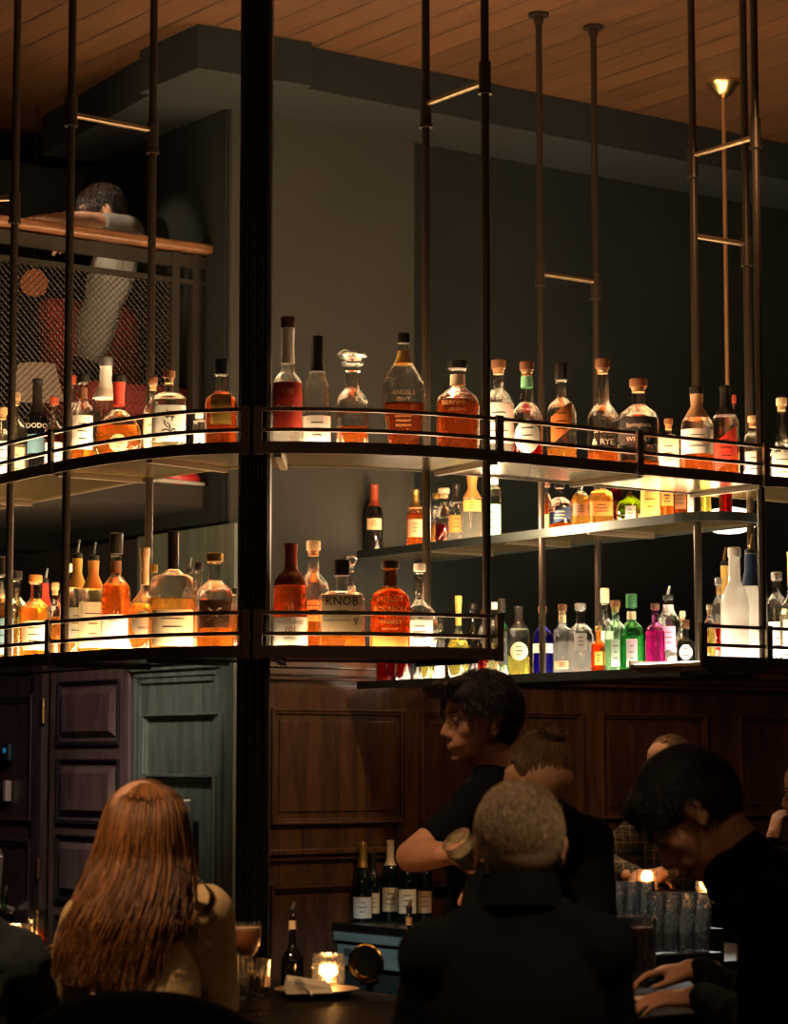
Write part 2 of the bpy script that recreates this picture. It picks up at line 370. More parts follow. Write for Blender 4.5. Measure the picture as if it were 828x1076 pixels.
# the brown door standing next to it
door = empty('door_1', aline(W0, 0, tl(53))); struct(door)
a0, a1 = tl(137)+.01, tl(53)
m = MB(); m.box(aline(W0, -.03, (a0+a1)/2, 1.1), (.05, a1-a0, 2.2), ANG_A); part(m, 'door_leaf', mauve, door, bevel=.004)
def raised(root, t0, t1, z0, z1, mt, off):
    m = MB(); frame(m, t0, t1, z0, z1, .016, .008, off, W0, 1); part(m, 'panel_moulding', pm(mt.name+'_groove', (.012, .008, .008), .6), root)
    i, j = .034, .06
    m = MB()
    P = lambda t, z, d: aline(W0, off-d, t, z)
    vs = [P(t0+i, z0+i, .002), P(t1-i, z0+i, .002), P(t1-i, z1-i, .002), P(t0+i, z1-i, .002), P(t0+j, z0+j, .022), P(t1-j, z0+j, .022), P(t1-j, z1-j, .022), P(t0+j, z1-j, .022)]
    m.add(vs, [(0, 1, 5, 4), (1, 2, 6, 5), (2, 3, 7, 6), (3, 0, 4, 7), (4, 5, 6, 7)]); part(m, 'raised_panel', mt, root)
for (z0, z1) in ((1.72, 2.0), (1.38, 1.66), (1.04, 1.33), (.65, .98), (.2, .58)):
    raised(door, tl(127), tl(63), z0, z1, mauve, -.056)
m = MB(); m.tube(aline(W0, -.07, tl(49), 1.82), aline(W0, -.07, tl(49), 1.93), .011); m.tube(aline(W0, -.07, tl(46), 1.13), aline(W0, -.07, tl(46), 1.22), .011); part(m, 'hinge', brass, door, True)
d0 = empty('door_2', aline(W0, 0, tl(10))); struct(d0)
b0, b1 = tl(36), tl(0)+.75
m = MB(); m.box(aline(W0, -.01, (b0+b1)/2, 1.1), (.05, b1-b0, 2.2), ANG_A); part(m, 'door_leaf', doorw, d0, bevel=.004)
m = MB(); m.box(aline(W0, -.03, (tl(37)+tl(46))/2, 1.1), (.07, tl(37)-tl(46), 2.2), ANG_A); part(m, 'door_frame', doorw, d0)
m = MB(); frame(m, tl(33), b1-.1, 1.38, 1.95, .03, .012, -.035, W0, 1); part(m, 'panel_moulding', doorw, d0, bevel=.003)
m = MB(); frame(m, tl(33), b1-.1, .8, 1.3, .03, .012, -.035, W0, 1); part(m, 'panel_moulding', doorw, d0, bevel=.003)
m = MB(); m.box(aline(W0, -.06, tl(11), 1.69), (.035, .06, .085), ANG_A); part(m, 'keypad', pm('keypad_black', (.01, .02, .025), .3), d0, bevel=.012)
m = MB(); m.box(aline(W0, -.08, tl(10.5), 1.70), (.004, .018, .022), ANG_A); part(m, 'keypad_display', emat('blue_display', (.03, .35, .6), .35), d0)
m = MB(); m.box(aline(W0, -.055, tl(9), 1.515), (.03, .032, .095), ANG_A); part(m, 'lock_plate', pm('pale_plate', (.5, .42, .36), .4, .4), d0, bevel=.004)
hp = [aline(W0, -.05, tl(-40), 1.30), aline(W0, -.12, tl(-30), 1.305), aline(W0, -.13, tl(14), 1.27), aline(W0, -.13, tl(19), 1.22), aline(W0, -.13, tl(15), 1.0), aline(W0, -.05, tl(15), .98)]
m = MB(); m.path(hp, .014); [m.ell(p, (.014,)*3) for p in hp]; part(m, 'door_handle', pm('pale_steel2', (.6, .5, .42), .3, .8), d0, True)

# mezzanine: slab, guard with mesh, wooden handrail
G0 = PY(235, 268, 10.1); G0.z = 0
mz = struct(slab(G0, -3.2, 0, 0, 1.9, 2.68, 2.77).build('floor_mezzanine', pm('slab_brown', (.03, .022, .016), .8)))
gd = empty('mezzanine_guard', aline(G0, -1, 0, 2.77), 0, 'dark steel mezzanine guard with woven mesh infill under a wooden handrail', 'railing')
RZ = 3.755
m = MB(); m.box(aline(G0, -1.5, .06, RZ), (3.0, .15, .035), ANG_A); part(m, 'handrail', railw, gd, bevel=.008)
m = MB()
for z, h in ((RZ-.055, .05), (RZ-.14, .018), (2.80, .05)): m.box(aline(G0, -1.5, .05, z), (3.0, .04, h), ANG_A)
for s in (-.02, -.1, -.2, -1.45, -2.9): m.box(aline(G0, s-.01, .05, 3.25), (.035, .045, .96), ANG_A)
m.box(aline(G0, -.08, .06, 3.22), (.1, .02, .95), ANG_A)
part(m, 'guard_frame', black_metal, gd)
m = MB()
L_, z0, z1 = 2.7, 2.84, RZ-.15
d = .027; hgt = z1-z0; k = 0
xx = -hgt
while xx < L_:
    for sg in (1, -1):
        a, b = (xx, z0), (xx+hgt, z1)
        if a[0] < 0: a = (0, z0-a[0])
        if b[0] > L_: b = (L_, z1-(b[0]-L_))
        if b[0]-a[0] < .02: continue
        pa, pb = a, b
        if sg < 0: pa = (L_-a[0], a[1]); pb = (L_-b[0], b[1])
        m.tube(aline(G0, -.22-pa[0], .05+.002*sg, pa[1]), aline(G0, -.22-pb[0], .05+.002*sg, pb[1]), .0017, n=4)
    xx += d*1.0
part(m, 'wire_mesh', pm('mesh_wire', (.05, .04, .028), .5, .5), gd)
# ------------------------------------------------------------------ bar shelving
rim_px = [(0, 509), (55, 496.5), (100, 489.3), (150, 482.3), (190, 478.6), (225, 477), (262, 476), (300, 475.8), (340, 476.2), (390, 477), (440, 479.2), (480, 481.6), (525, 485.0)]
pts = [PZ(u, v, ZU) for u, v in rim_px]
# straight run beyond u=525 to the right, straight run beyond the frame to the left
def xy(p): return Vector((p.x, p.y, 0))
pts = [xy(p) for p in pts]
e0 = PZ(525, 485, ZU); e1 = PZ(828, 512.5, ZU)
def smooth(P, n):
    for _ in range(n): P = [P[0]]+[(P[i-1]+P[i]*2+P[i+1])/4 for i in range(1, len(P)-1)]+[P[-1]]
    return P
def catmull(P, n=6):
    out = []
    for i in range(len(P)-1):
        p0 = P[max(i-1, 0)]; p1 = P[i]; p2 = P[i+1]; p3 = P[min(i+2, len(P)-1)]
        for k in range(n):
            t = k/n
            out.append(.5*((2*p1)+(p2-p0)*t+(2*p0-5*p1+4*p2-p3)*t*t+(3*p1-p0-3*p2+p3)*t**3))
    return out+[P[-1]]
curve = catmull(smooth(pts, 1), 6)
rd = (xy(e1)-xy(e0)).normalized()
ring = [curve[0]+(curve[0]-curve[3]).normalized()*k for k in (1.4, .7, .3)]+curve
seg_r = [xy(e0)+rd*k for k in (.2, .5, .9, 1.08, 1.5, 2.2)]
ring += seg_r
CEN = Vector((.2, 12, 0))
def normals(P):
    N = []
    for i in range(len(P)):
        t = (P[min(i+1, len(P)-1)]-P[max(i-1, 0)]).normalized()
        n = Vector((-t.y, t.x, 0)); N.append(n)
    return N
ringN = normals(ring)
DEPTH = .36
def ring_at(u, off=0, Z=ZU):
    "point of the ring at view column u, moved inward by off"
    Q = [p+n*off for p, n in zip(ring, ringN)]
    k = (u-414)/F
    for a, b in zip(Q[:-1], Q[1:]):
        def g(p):
            dz = Z-EYE; den = p.y*CT+dz*ST
            return p.x/den-k
        ga, gb = g(a), g(b)
        if ga <= 0 <= gb:
            t = ga/(ga-gb) if ga != gb else 0
            q = a.lerp(b, t); return Vector((q.x, q.y, Z))
    return Vector((Q[-1].x, Q[-1].y, Z))
def cut(P, N, i0, i1): return P[i0:i1], N[i0:i1]
def strip(mb, P, N, off, thick, z0, z1):
    "a band following the path: off = inward distance of its outer face"
    vs = []; n = len(P)
    for p, q in zip(P, N):
        for o_, z in ((off, z0), (off, z1), (off+thick, z1), (off+thick, z0)):
            a = p+q*o_; vs.append((a.x, a.y, z))
    fs = []
    for i in range(n-1):
        for k in range(4): fs.append((i*4+k, i*4+(k+1) % 4, (i+1)*4+(k+1) % 4, (i+1)*4+k))
    fs += [(3, 2, 1, 0), ((n-1)*4, (n-1)*4+1, (n-1)*4+2, (n-1)*4+3)]
    mb.add(vs, fs)
def sub_path(u0, u1, Z):
    "ring points between two view columns, resampled evenly"
    a = ring_at(u0, 0, Z) if u0 is not None else ring[0]; b = ring_at(u1, 0, Z) if u1 is not None else ring[-1]
    def param(p):
        best = (1e9, 0)
        for i in range(len(ring)-1):
            s, e = ring[i], ring[i+1]; d = e-s; t = max(0, min(1, (Vector((p.x, p.y, 0))-s).dot(d)/d.length_squared))
            dist = (s+d*t-Vector((p.x, p.y, 0))).length
            if dist < best[0]: best = (dist, i+t)
        return best[1]
    ta, tb = param(a), param(b)
    def ev(t):
        i = min(int(t), len(ring)-2); return ring[i].lerp(ring[i+1], t-i)
    n = max(4, int((tb-ta)*1.5)); P = [ev(ta+(tb-ta)*i/n) for i in range(n+1)]
    return P, normals(P)
def shelf(name, u0, u1, Z, posts, label, group, ribs=(), panel=lightpanel, cut_panels=True):
    root = empty(name, ring_at(min(max(u0 or 0, 0), 828), .15, Z), 0, label, 'shelf', group)
    P, N = sub_path(u0, u1, Z)
    m = MB(); strip(m, P, N, 0, .008, Z, Z+.036); strip(m, P, N, DEPTH-.008, .008, Z, Z+.03); part(m, 'edge_band', bronze, root)
    m = MB(); strip(m, P, N, .008, DEPTH-.016, Z+.004, Z+.016)
    part(m, 'shelf_board', panel_under, root)
    m = MB(); strip(m, P, N, .03, DEPTH-.06, Z+.0165, Z+.019); part(m, 'light_panel', panel, root)
    for h in (.072, .135):
        m = MB(); strip(m, P, N, .0, .007, Z+h-.006, Z+h+.006); part(m, 'rail', bronze, root)
    for u in posts:
        p = ring_at(u, -.004, Z); q = ring_at(u+6, -.004, Z); an = math.atan2(q.y-p.y, q.x-p.x)
        m = MB(); m.box((p.x, p.y, Z+.07), (.026, .012, .148), an); part(m, 'rail_post', bronze, root)
    for u in ribs:
        m = MB()
        a = ring_at(u, .008, Z); 
        i = min(range(len(P)), key=lambda j: (P[j]-Vector((a.x, a.y, 0))).length)
        b = a+N[i]*(DEPTH-.016); an = math.atan2(N[i].y, N[i].x)
        m.box(((a.x+b.x)/2, (a.y+b.y)/2, Z-.004), (DEPTH-.016, .022, .014), an); part(m, 'cross_rib', bronze, root)
    return root
SG = 'lit shelves hung over the bar'
shelf('bar_shelf', None, 262, ZU, (-60, 53, 258), 'upper backlit bottle shelf left of the black column, with a low bronze gallery rail', SG, (-60, 60, 157, 255))
shelf('bar_shelf', 268, None, ZU, (271, 525, 672, 805), 'long upper backlit bottle shelf right of the black column, with a low bronze gallery rail', SG, (292, 520, 672, 800))
shelf('bar_shelf', None, 262, ZL, (-60, 50, 258), 'lower backlit bottle shelf left of the black column, with a low bronze gallery rail', SG, (-60, 60, 157, 255), panel=lightpanel_low)
shelf('bar_shelf', 268, 526, ZL, (271, 525), 'short lower backlit bottle shelf right of the black column, ending at a rail post', SG, (292, 500), panel=lightpanel_low)
shelf('bar_shelf', 737, None, ZL, (739, 808), 'lower backlit shelf with frosted vodka bottles at the right edge', SG, (745, 800), panel=lightpanel2)

# shelves running back to the wall
mid0 = PZ(375, 586, ZM); mid0.z = 0
t_end = 1.95
def back_shelf(name, P0, length, depth, Z, round_end, label, panel):
    root = empty(name, (P0.x, P0.y, Z), 0, label, 'shelf', 'shelves running back to the wall')
    D = -BX
    n = 14; P = [P0+D*(length*i/n) for i in range(n+1)]; N = [AX.copy() for _ in P]
    def outline(inset):
        r = depth/2-inset; pts = [P0+AX*inset, P0+D*length+AX*inset]
        if round_end:
            c = P0+D*length+AX*depth/2
            for i in range(1, 16):
                t = math.pi*i/16; pts.append(c+(-AX*math.cos(t)+D*math.sin(t))*r)
        pts += [P0+D*length+AX*(depth-inset), P0+AX*(depth-inset)]
        return pts
    def prism(mb, pts, z0, z1):
        k = len(pts); mb.add([(p.x, p.y, z0) for p in pts]+[(p.x, p.y, z1) for p in pts], [tuple(range(k))[::-1], tuple(range(k, 2*k))]+[(i, (i+1) % k, k+(i+1) % k, k+i) for i in range(k)])
    m = MB(); prism(m, outline(.008), Z+.004, Z+.016); part(m, 'shelf_board', panel_under, root)
    m = MB(); prism(m, outline(.04), Z+.0165, Z+.019); part(m, 'light_panel', panel, root)
    o = outline(0); o2 = outline(.012); k = len(o)
    m = MB(); vs = [(p.x, p.y, z) for p in o for z in (Z-.004, Z+.028)]+[(p.x, p.y, z) for p in o2 for z in (Z-.004, Z+.028)]
    fs = []
    for i in range(k-1):
        a, b = 2*i, 2*i+2; c, d = 2*k+2*i, 2*k+2*i+2
        fs += [(a, b, b+1, a+1), (c+1, d+1, d, c), (a+1, b+1, d+1, c+1), (c, d, b, a)]
    m.add(vs, fs); part(m, 'edge_band', pm('blue_bronze', (.05, .06, .055), .35, .6), root)
    for s in (.25, .5, .75): 
        m = MB(); c = P0+D*length*s+AX*depth/2; m.box((c.x, c.y, Z-.003), (depth-.03, .018, .012), ANG_A); part(m, 'cross_rib', bronze, root)
    return root
back_shelf('bar_shelf', mid0, 1.93, .35, ZM, True, 'middle shelf with a rounded end running back to the wall behind the upper shelf', lightpanel)
low0 = mid0.copy()
back_shelf('bar_shelf', low0, 1.95, .35, ZL-.012, False, 'lower back shelf of gin and liqueur bottles above the wood panelling', lightpanel2)

# ------------------------------------------------------------------ column and hanging poles
cp = ring_at(268, .075, ZU)
m = MB(); cr = Vector((cp.x, cp.y, 0))
col = empty('column', (cp.x, cp.y, 0), 0, 'black full height steel column where the two shelf arms meet', 'column')
m = MB(); m.box((0, 0, HC/2), (.098, .1, HC)); m.build('column_core', pm('column_black', (.014, .013, .011), .45, .3), col, bevel=.006)
m = MB()
for i in range(4): m.tube((-.036+i*.024, -.056, 0), (-.036+i*.024, -.056, HC), .008, n=10)
m.build('column_ribs', pm('column_black', (.014, .013, .011), .45, .3), col, smooth=True)
def pole(p, z0, z1, label, couple=None, flange=False, r=.0135):
    root = empty('hanging_pole', (p.x, p.y, z0), 0, label, 'pole', 'steel poles hanging the bar shelves')
    m = MB(); m.tube((0, 0, 0), (0, 0, z1-z0), r, n=16); m.build('pole_tube', pole_m, root, smooth=True)
    if couple:
        m = MB(); m.tube((0, 0, couple-z0-.05), (0, 0, couple-z0+.045), r*1.45, n=16); m.tube((0, 0, couple-z0-.06), (0, 0, couple-z0-.05), r*1.7, n=16)
        m.build('coupling', pole_m, root, smooth=True)
    if flange:
        m = MB(); m.tube((0, 0, z1-z0-.012), (0, 0, z1-z0), .04, n=20); m.tube((0, 0, z1-z0-.04), (0, 0, z1-z0-.012), r*1.5, n=16); m.build('ceiling_flange', pole_m, root, smooth=True)
    return root
def rung(p, q, z, label):
    m = MB(); m.tube((0, 0, 0), (q.x-p.x, q.y-p.y, 0), .010, n=12)
    o = m.build('pole_rung', pm('rung_bronze', (.3, .2, .11), .3, .8), None, True, loc=(p.x, p.y, z))
    tag(o, label, 'rung', 'short rungs tying pairs of poles')
ZR = 3.79
def pair(uf, ub, zf, zr, zb, names):
    a = ring_at(uf, .02, ZU); b = ring_at(ub, DEPTH-.02, ZU)
    pole(a, zf, HC, names[0], zr+.02); pole(b, zb, HC, names[1], zr-.02)
    rung(a, b, zr, names[2])
    return a, b
pair(70, 157, ZL, 3.76, ZL, ('front hanging pole left of the column, passing the white labelled bottles', 'rear hanging pole nearest the column on its left side', 'short rung joining the two poles left of the column'))
pair(511, 448, ZL, ZR, ZL, ('front hanging pole right of the column, through the junction of the upper shelf', 'rear hanging pole right of the column, above the lone wine bottle', 'sloping rung joining the two poles right of the column'))
a1, b1 = pair(799, 732, ZL, ZR, ZL, ('thick front hanging pole nearest the right edge', 'rear hanging pole left of the brass pendant rod', 'upper rung between the two right poles'))
a = ring_at(11, .02, ZU); pole(a, ZL, HC, 'hanging pole at the far left edge, over the leftmost bottles', 3.53)
q = a+Vector((-.25, .05, 0)); rung(a, q, 3.56, 'rung running off the left edge of the view')
c3 = PZ(783, 509, ZU); c3 = b1+AX*.2+BX*.04
c3 = PY(784, 240, b1.y+.14); pole(c3, ZL, HC, 'rear hanging pole between the brass pendant rod and the right edge', 3.48)
rung(b1, c3, 3.50, 'lower rung between the two rear right poles')
pf = PZ(551, 563, ZM); pf = mid0+(-BX)*((xy(pf)-mid0).dot(-BX))+AX*-.0
pb = PZ(604, 575, ZM); pb = pf+AX*.29
pf = pf+AX*.015
k_ = (603-414)/F
pole(pf, ZL, HC, 'slim hanging pole with a round ceiling flange, left of its twin', 3.50, True, .0125)
pole(pb, ZL, HC, 'slim hanging pole with a round ceiling flange, right of its twin', 3.48, True, .0125)
rung(pf, pb, 3.49, 'rung joining the two slim poles with round ceiling flanges')

# pendant with brass canopy
cc = PZ(760, 85, HC)
pd = empty('pendant_lamp', (cc.x, cc.y, HC), 0, 'brass pendant rod with a glowing white opal dome behind the right shelf', 'pendant lamp')
m = MB(); m.lathe([(.07, 0), (.072, -.012), (.06, -.022), (.05, -.04), (.03, -.062), (.014, -.072)], 28); m.build('canopy', brass, pd, True)
zb = PY(768, 561, cc.y).z-HC
m = MB(); m.tube((0, 0, -.06), (0, 0, zb+.06), .009, n=12); m.build('rod', pm('copper_rod', (.55, .28, .12), .35, .8), pd, True)
m = MB(); m.lathe([(.001, zb), (.05, zb+.005), (.1, zb+.022), (.128, zb+.05), (.125, zb+.07), (.07, zb+.10), (.02, zb+.11)], 36); m.build('glass_dome', emat('opal_glow', (1, .82, .58), 4.0), pd, True)

# ------------------------------------------------------------------ bottles
STY = {
 'bourbon': [(0, .92), (.012, 1), (.60, 1), (.68, .88), (.74, .55), (.78, .34), (.96, .32), (.965, .38), (1, .38)],
 'wine': [(0, .95), (.02, 1), (.58, 1), (.66, .9), (.73, .55), (.78, .40), (.97, .38), (.975, .43), (1, .43)],
 'champ': [(0, .97), (.02, 1), (.42, 1), (.55, .88), (.68, .58), (.78, .42), (1, .38)],
 'flask': [(0, .5), (.02, .66), (.08, .82), (.2, .98), (.32, 1), (.44, .93), (.54, .7), (.60, .42), (.65, .24), (.95, .22), (.96, .27), (1, .27)],
 'tear': [(0, .56), (.02, .64), (.2, .78), (.42, .95), (.54, 1), (.64, .93), (.74, .66), (.82, .36), (.88, .24), (.97, .22), (1, .25)],
 'squat': [(0, .95), (.02, 1), (.48, 1), (.58, .94), (.64, .78), (.67, .4), (.70, .22), (.96, .20), (1, .22)],
 'slim': [(0, .94), (.012, 1), (.70, 1), (.77, .8), (.82, .5), (.86, .44), (.98, .42), (1, .46)],
 'tall': [(0, .97), (.01, 1), (.54, 1), (.62, .93), (.70, .66), (.76, .46), (.82, .42), (1, .40)],
 'cyl': [(0, .98), (.01, 1), (.84, 1), (.90, .88), (.94, .6), (1, .58)],
 'long': [(0, .9), (.02, 1), (.30, 1), (.38, .94), (.46, .70), (.52, .45), (.60, .32), (.97, .27), (1, .33)],
 'rye': [(0, .95), (.02, 1), (.47, 1), (.54, .92), (.60, .66), (.64, .42), (.95, .34), (.96, .40), (1, .40)],
 'apoth': [(0, .9), (.02, .98), (.5, 1), (.6, .92), (.68, .7), (.72, .5), (.74, .42), (.92, .40), (.94, .52), (1, .52)],
 'box': [(0, .95), (.012, 1), (.66, 1), (.74, .92), (.78, .6), (.80, .28), (.97, .26), (1, .30)],
}
COLS = {'amber': (.9, .36, .07), 'dark': (.50, .13, .03), 'gold': (1, .62, .18), 'pale': (1, .88, .6), 'red': (.7, .03, .02), 'ruby': (.35, .02, .02),
        'purple': (.12, .05, .55), 'green': (.30, .8, .42), 'lgreen': (.75, .97, .7), 'pink': (.85, .15, .55), 'clear': (.97, .96, .93), 'yellow': (.95, .85, .25),
        'honey': (1, .50, .12), 'orange': (1, .32, .06), 'olive': (.45, .5, .08), 'black': (.03, .025, .02), 'brown': (.25, .09, .03), 'bgreen': (.02, .05, .03)}
LABC = {'white': (.85, .82, .75), 'cream': (.8, .68, .45), 'red': (.6, .05, .03), 'yellow': (.8, .5, .12), 'tan': (.6, .38, .2), 'blue': (.12, .25, .33), 'dark': (.03, .03, .035),
        'black': (.015, .015, .015), 'orange': (.75, .25, .05), 'grey': (.35, .35, .33), 'pink': (.8, .3, .45), 'lgreen': (.3, .75, .45), 'silver': (.6, .6, .58), 'navy': (.02, .05, .13), 'brown': (.2, .08, .03)}
CAPC = {'cork': ((.55, .33, .15), .7, 0), 'dark': ((.02, .015, .012), .35, 0), 'wood': ((.22, .09, .04), .5, 0), 'gold': ((.7, .45, .12), .3, .9), 'white': ((.75, .7, .6), .4, 0),
        'red': ((.30, .05, .02), .4, 0), 'orange': ((.75, .22, .05), .5, 0), 'silver': ((.6, .6, .6), .3, .9), 'green': ((.05, .22, .09), .4, 0), 'navy': ((.02, .05, .14), .4, 0), 'yellow': ((.75, .65, .15), .5, 0), 'brown': ((.1, .04, .02), .4, 0), 'pale': ((.7, .55, .35), .6, 0)}
def lab_m(c): return pm('label_'+c, LABC[c], .7, noise=.05, scale=40)
def prof_r(st, t):
    P = STY[st]
    for (a, ra), (b, rb) in zip(P[:-1], P[1:]):
        if a <= t <= b: return ra+(rb-ra)*(t-a)/(b-a) if b > a else rb
    return P[-1][1]
def cross(r, R0, th, n, dep):
    "outline radius point for angle th; n superellipse power, dep depth ratio; necks stay round"
    f_ = max(0, min(1, (r/R0-.45)/.35)); nn = 2+(n-2)*f_; dd = 1+(dep-1)*f_
    c, s = math.cos(th), math.sin(th)
    k = (abs(c)**nn+abs(s)**nn)**(-1/nn)
    return r*k*c, r*k*s*dd
def body_mesh(st, R0, H, n, dep, sc_=1, z_lo=0, z_hi=1, seg=24):
    prof = [(t, r) for t, r in STY[st] if z_lo <= t <= z_hi]
    if not prof or prof[0][0] > z_lo: prof = [(z_lo, prof_r(st, z_lo))]+prof
    if prof[-1][0] < z_hi: prof.append((z_hi, prof_r(st, z_hi)))
    # refine curved profile parts
    fine = []
    for (a, ra), (b, rb) in zip(prof[:-1], prof[1:]):
        k = 3 if abs(ra-rb) > .08 else 1
        for i in range(k):
            t = a+(b-a)*i/k; x = i/k
            fine.append((t, ra+(rb-ra)*x))
    fine.append(prof[-1])
    vs = []; fs = []
    for t, r in fine:
        for i in range(seg):
            x, y = cross(r*R0*sc_, R0*sc_, 2*math.pi*i/seg+math.pi/seg, n, dep); vs.append((x, y, t*H))
    k = len(fine)
    for j in range(k-1):
        for i in range(seg): fs.append((j*seg+i, j*seg+(i+1) % seg, (j+1)*seg+(i+1) % seg, (j+1)*seg+i))
    fs += [tuple(reversed(range(seg))), tuple(range((k-1)*seg, k*seg))]
    m = MB(); m.add(vs, fs); return m
def front_y(st, R0, H, n, dep, x, z):
    r = prof_r(st, max(0, min(1, z/H)))*R0
    f_ = max(0, min(1, (r/R0-.45)/.35)); nn = 2+(n-2)*f_; dd = 1+(dep-1)*f_
    q = min(.999, abs(x)/r); return -r*dd*(1-q**nn)**(1/nn)
def patch(st, R0, H, n, dep, x0, x1, z0, z1, off=.0012, shape='rect'):
    nx, nz = 14, 8; vs = []; fs = []
    cx, cz = (x0+x1)/2, (z0+z1)/2; hx, hz = (x1-x0)/2, (z1-z0)/2
    for j in range(nz+1):
        for i in range(nx+1):
            a, b = -1+2*i/nx, -1+2*j/nz
            if shape == 'round':
                a, b = a*math.sqrt(1-b*b/2), b*math.sqrt(1-a*a/2)
            elif shape == 'hex': a *= 1-.45*max(0, abs(b)-.35)/.65*1.3
            elif shape == 'diag': b = b*.8+a*.5
            x, z = cx+a*hx, cz+b*hz
            vs.append((x, front_y(st, R0, H, n, dep, x, z)-off, z))
    for j in range(nz):
        for i in range(nx): k = j*(nx+1)+i; fs.append((k, k+1, k+nx+2, k+nx+1))
    m = MB(); m.add(vs, fs)
    return m
def text_mesh(txt, size, mat, root, fn, x0, z0, name='lettering', squeeze=1.0, bold=.0):
    cu = bpy.data.curves.new(name, 'FONT'); cu.body = txt; cu.size = size; cu.align_x = 'CENTER'; cu.align_y = 'CENTER'; cu.offset = bold; cu.resolution_u = 2
    tmp = bpy.data.objects.new('tmp', cu); COL.objects.link(tmp)
    bpy.context.view_layer.update()
    me = bpy.data.meshes.new_from_object(tmp.evaluated_get(bpy.context.evaluated_depsgraph_get()))
    bpy.data.objects.remove(tmp); bpy.data.curves.remove(cu)
    for v in me.vertices:
        x, z = x0+v.co.x*squeeze, z0+v.co.y
        v.co = Vector((x, fn(x, z), z))
    me.materials.clear(); me.materials.append(mat); me.name = name
    o = bpy.data.objects.new(name, me); COL.objects.link(o); o.parent = root; return o
ink = pm('ink_black', (.02, .015, .012), .6, noise=.02); ink_red = pm('ink_red', (.4, .05, .03), .6, noise=.02)
ink_white = pm('ink_white', (.85, .8, .7), .6, noise=.02); ink_gold = pm('ink_gold', (.75, .5, .2), .4, .3, noise=.02)
INK = {'k': ink, 'r': ink_red, 'w': ink_white, 'g': ink_gold}
CNT = [0]
def bottle(P, H, R0, st='bourbon', n=2, dep=1, gl='clear', liq='amber', fill=.5, cap='cork', lab='white', lz=(.12, .42), lshape='rect', lw=.82, neck=None, texts=(), label='', group=None, cat='bottle', frost=False, spin=0, strokes=0):
    "P on the shelf; H overall height; R0 half width"
    rz = -math.atan2(P.x, P.y)+spin
    root = empty('bottle', P, rz, label, cat, group)
    capf = {'pourer': .15, 'stopper': .16, 'wax': .02, 'foil': .02}.get(cap.split('-')[0], .075)
    if cap.startswith('tallcap'): capf = .16
    G = H*(1-capf)
    cap0 = cap.split('-')[0]; capc = cap.split('-')[1] if '-' in cap else cap0
    tint = {'clear': (.95, .94, .91), 'green': (.35, .75, .45), 'lgreen': (.8, .95, .8), 'amber': (.7, .32, .1), 'black': (.05, .05, .045), 'purple': (.35, .25, .85), 'pink': (.9, .4, .75), 'bgreen': (.03, .09, .05), 'olive': (.5, .6, .15), 'red': (.6, .08, .05)}[gl]
    opq = gl in ('black', 'bgreen')
    gm = pm('dark_glass_'+gl, (tint[0]*.1, tint[1]*.1, tint[2]*.1), .08, coat=.5) if opq else glass('glass_'+gl+('_frosted' if frost else ''), tint, frost=.75 if frost else 0, rough=.25 if frost else .03, refr=.3)
    body_mesh(st, R0, G, n, dep, seg=28).build('glass_body', gm, root, True)
    if not opq and liq and fill > .02:
        body_mesh(st, R0, G, n, dep, .93, .02, fill, seg=24).build('liquid', liquid('liquid_'+liq, COLS[liq]), root, True)
    fn = lambda x, z: front_y(st, R0, G, n, dep, x, z)-.0022
    if lab:
        z0, z1 = lz[0]*G, lz[1]*G; rr = min(prof_r(st, lz[0]), prof_r(st, lz[1]), prof_r(st, (lz[0]+lz[1])/2))*R0
        hw = rr*lw if lshape != 'round' else min(rr*.8, (z1-z0)/2*1.0)
        patch(st, R0, G, n, dep, -hw, hw, z0, z1, shape=lshape).build('label', lab_m(lab), root, True)
        if not texts and not strokes:
            # plain printed lines too small to read
            mm = MB(); k = CNT[0] = CNT[0]+1; rnd = random.Random(k)
            for j in range(3):
                zz = z1-(z1-z0)*(.25+.22*j); hw2 = hw*rnd.uniform(.3, .6)
                q = patch(st, R0, G, n, dep, -hw2, hw2, zz-.0016, zz+.0016, .002)
                mm.add(q.v, q.f)
            mm.build('printed_lines', ink if lab not in ('black', 'dark', 'navy') else ink_gold, root)
    if neck:
        z0, z1 = (.80*G, .92*G) if neck[0] != '+' else (.70*G, .99*G); nc = neck.strip('+')
        mb = MB(); mb.lathe([(prof_r(st, z/G)*R0+.0012, z) for z in (z0, (z0+z1)/2, z1)], 18, closed=False); mb.build('neck_label', lab_m(nc), root, True)
    if strokes:
        mm = MB()
        for pts in (((-.012, .128), (.004, .13)), ((-.003, .137), (-.004, .112)), ((-.013, .118), (.006, .12)), ((.012, .135), (.010, .105)), ((.006, .128), (.018, .13)), ((.006, .118), (.018, .116)), ((-.014, .108), (-.012, .092), (-.002, .084)), ((-.022, .072), (-.010, .078), (.004, .072), (.016, .08), (.022, .074)), ((-.024, .066), (0, .062), (.018, .066)), ((-.006, .10), (.004, .09), (.002, .078))):
            q_ = [Vector((x, front_y(st, R0, G, n, dep, x, z)-.002, z)) for x, z in pts]; mm.path(q_, .0019, 6)
        mm.build('brush_writing', ink, root)
    for t in texts:
        txt, sz, zc, col_ = t[:4]; x0 = t[4] if len(t) > 4 else 0; sq = t[5] if len(t) > 5 else 1
        text_mesh(txt, sz, INK[col_], root, fn, x0, zc*G, squeeze=sq)
    rn = prof_r(st, 1)*R0
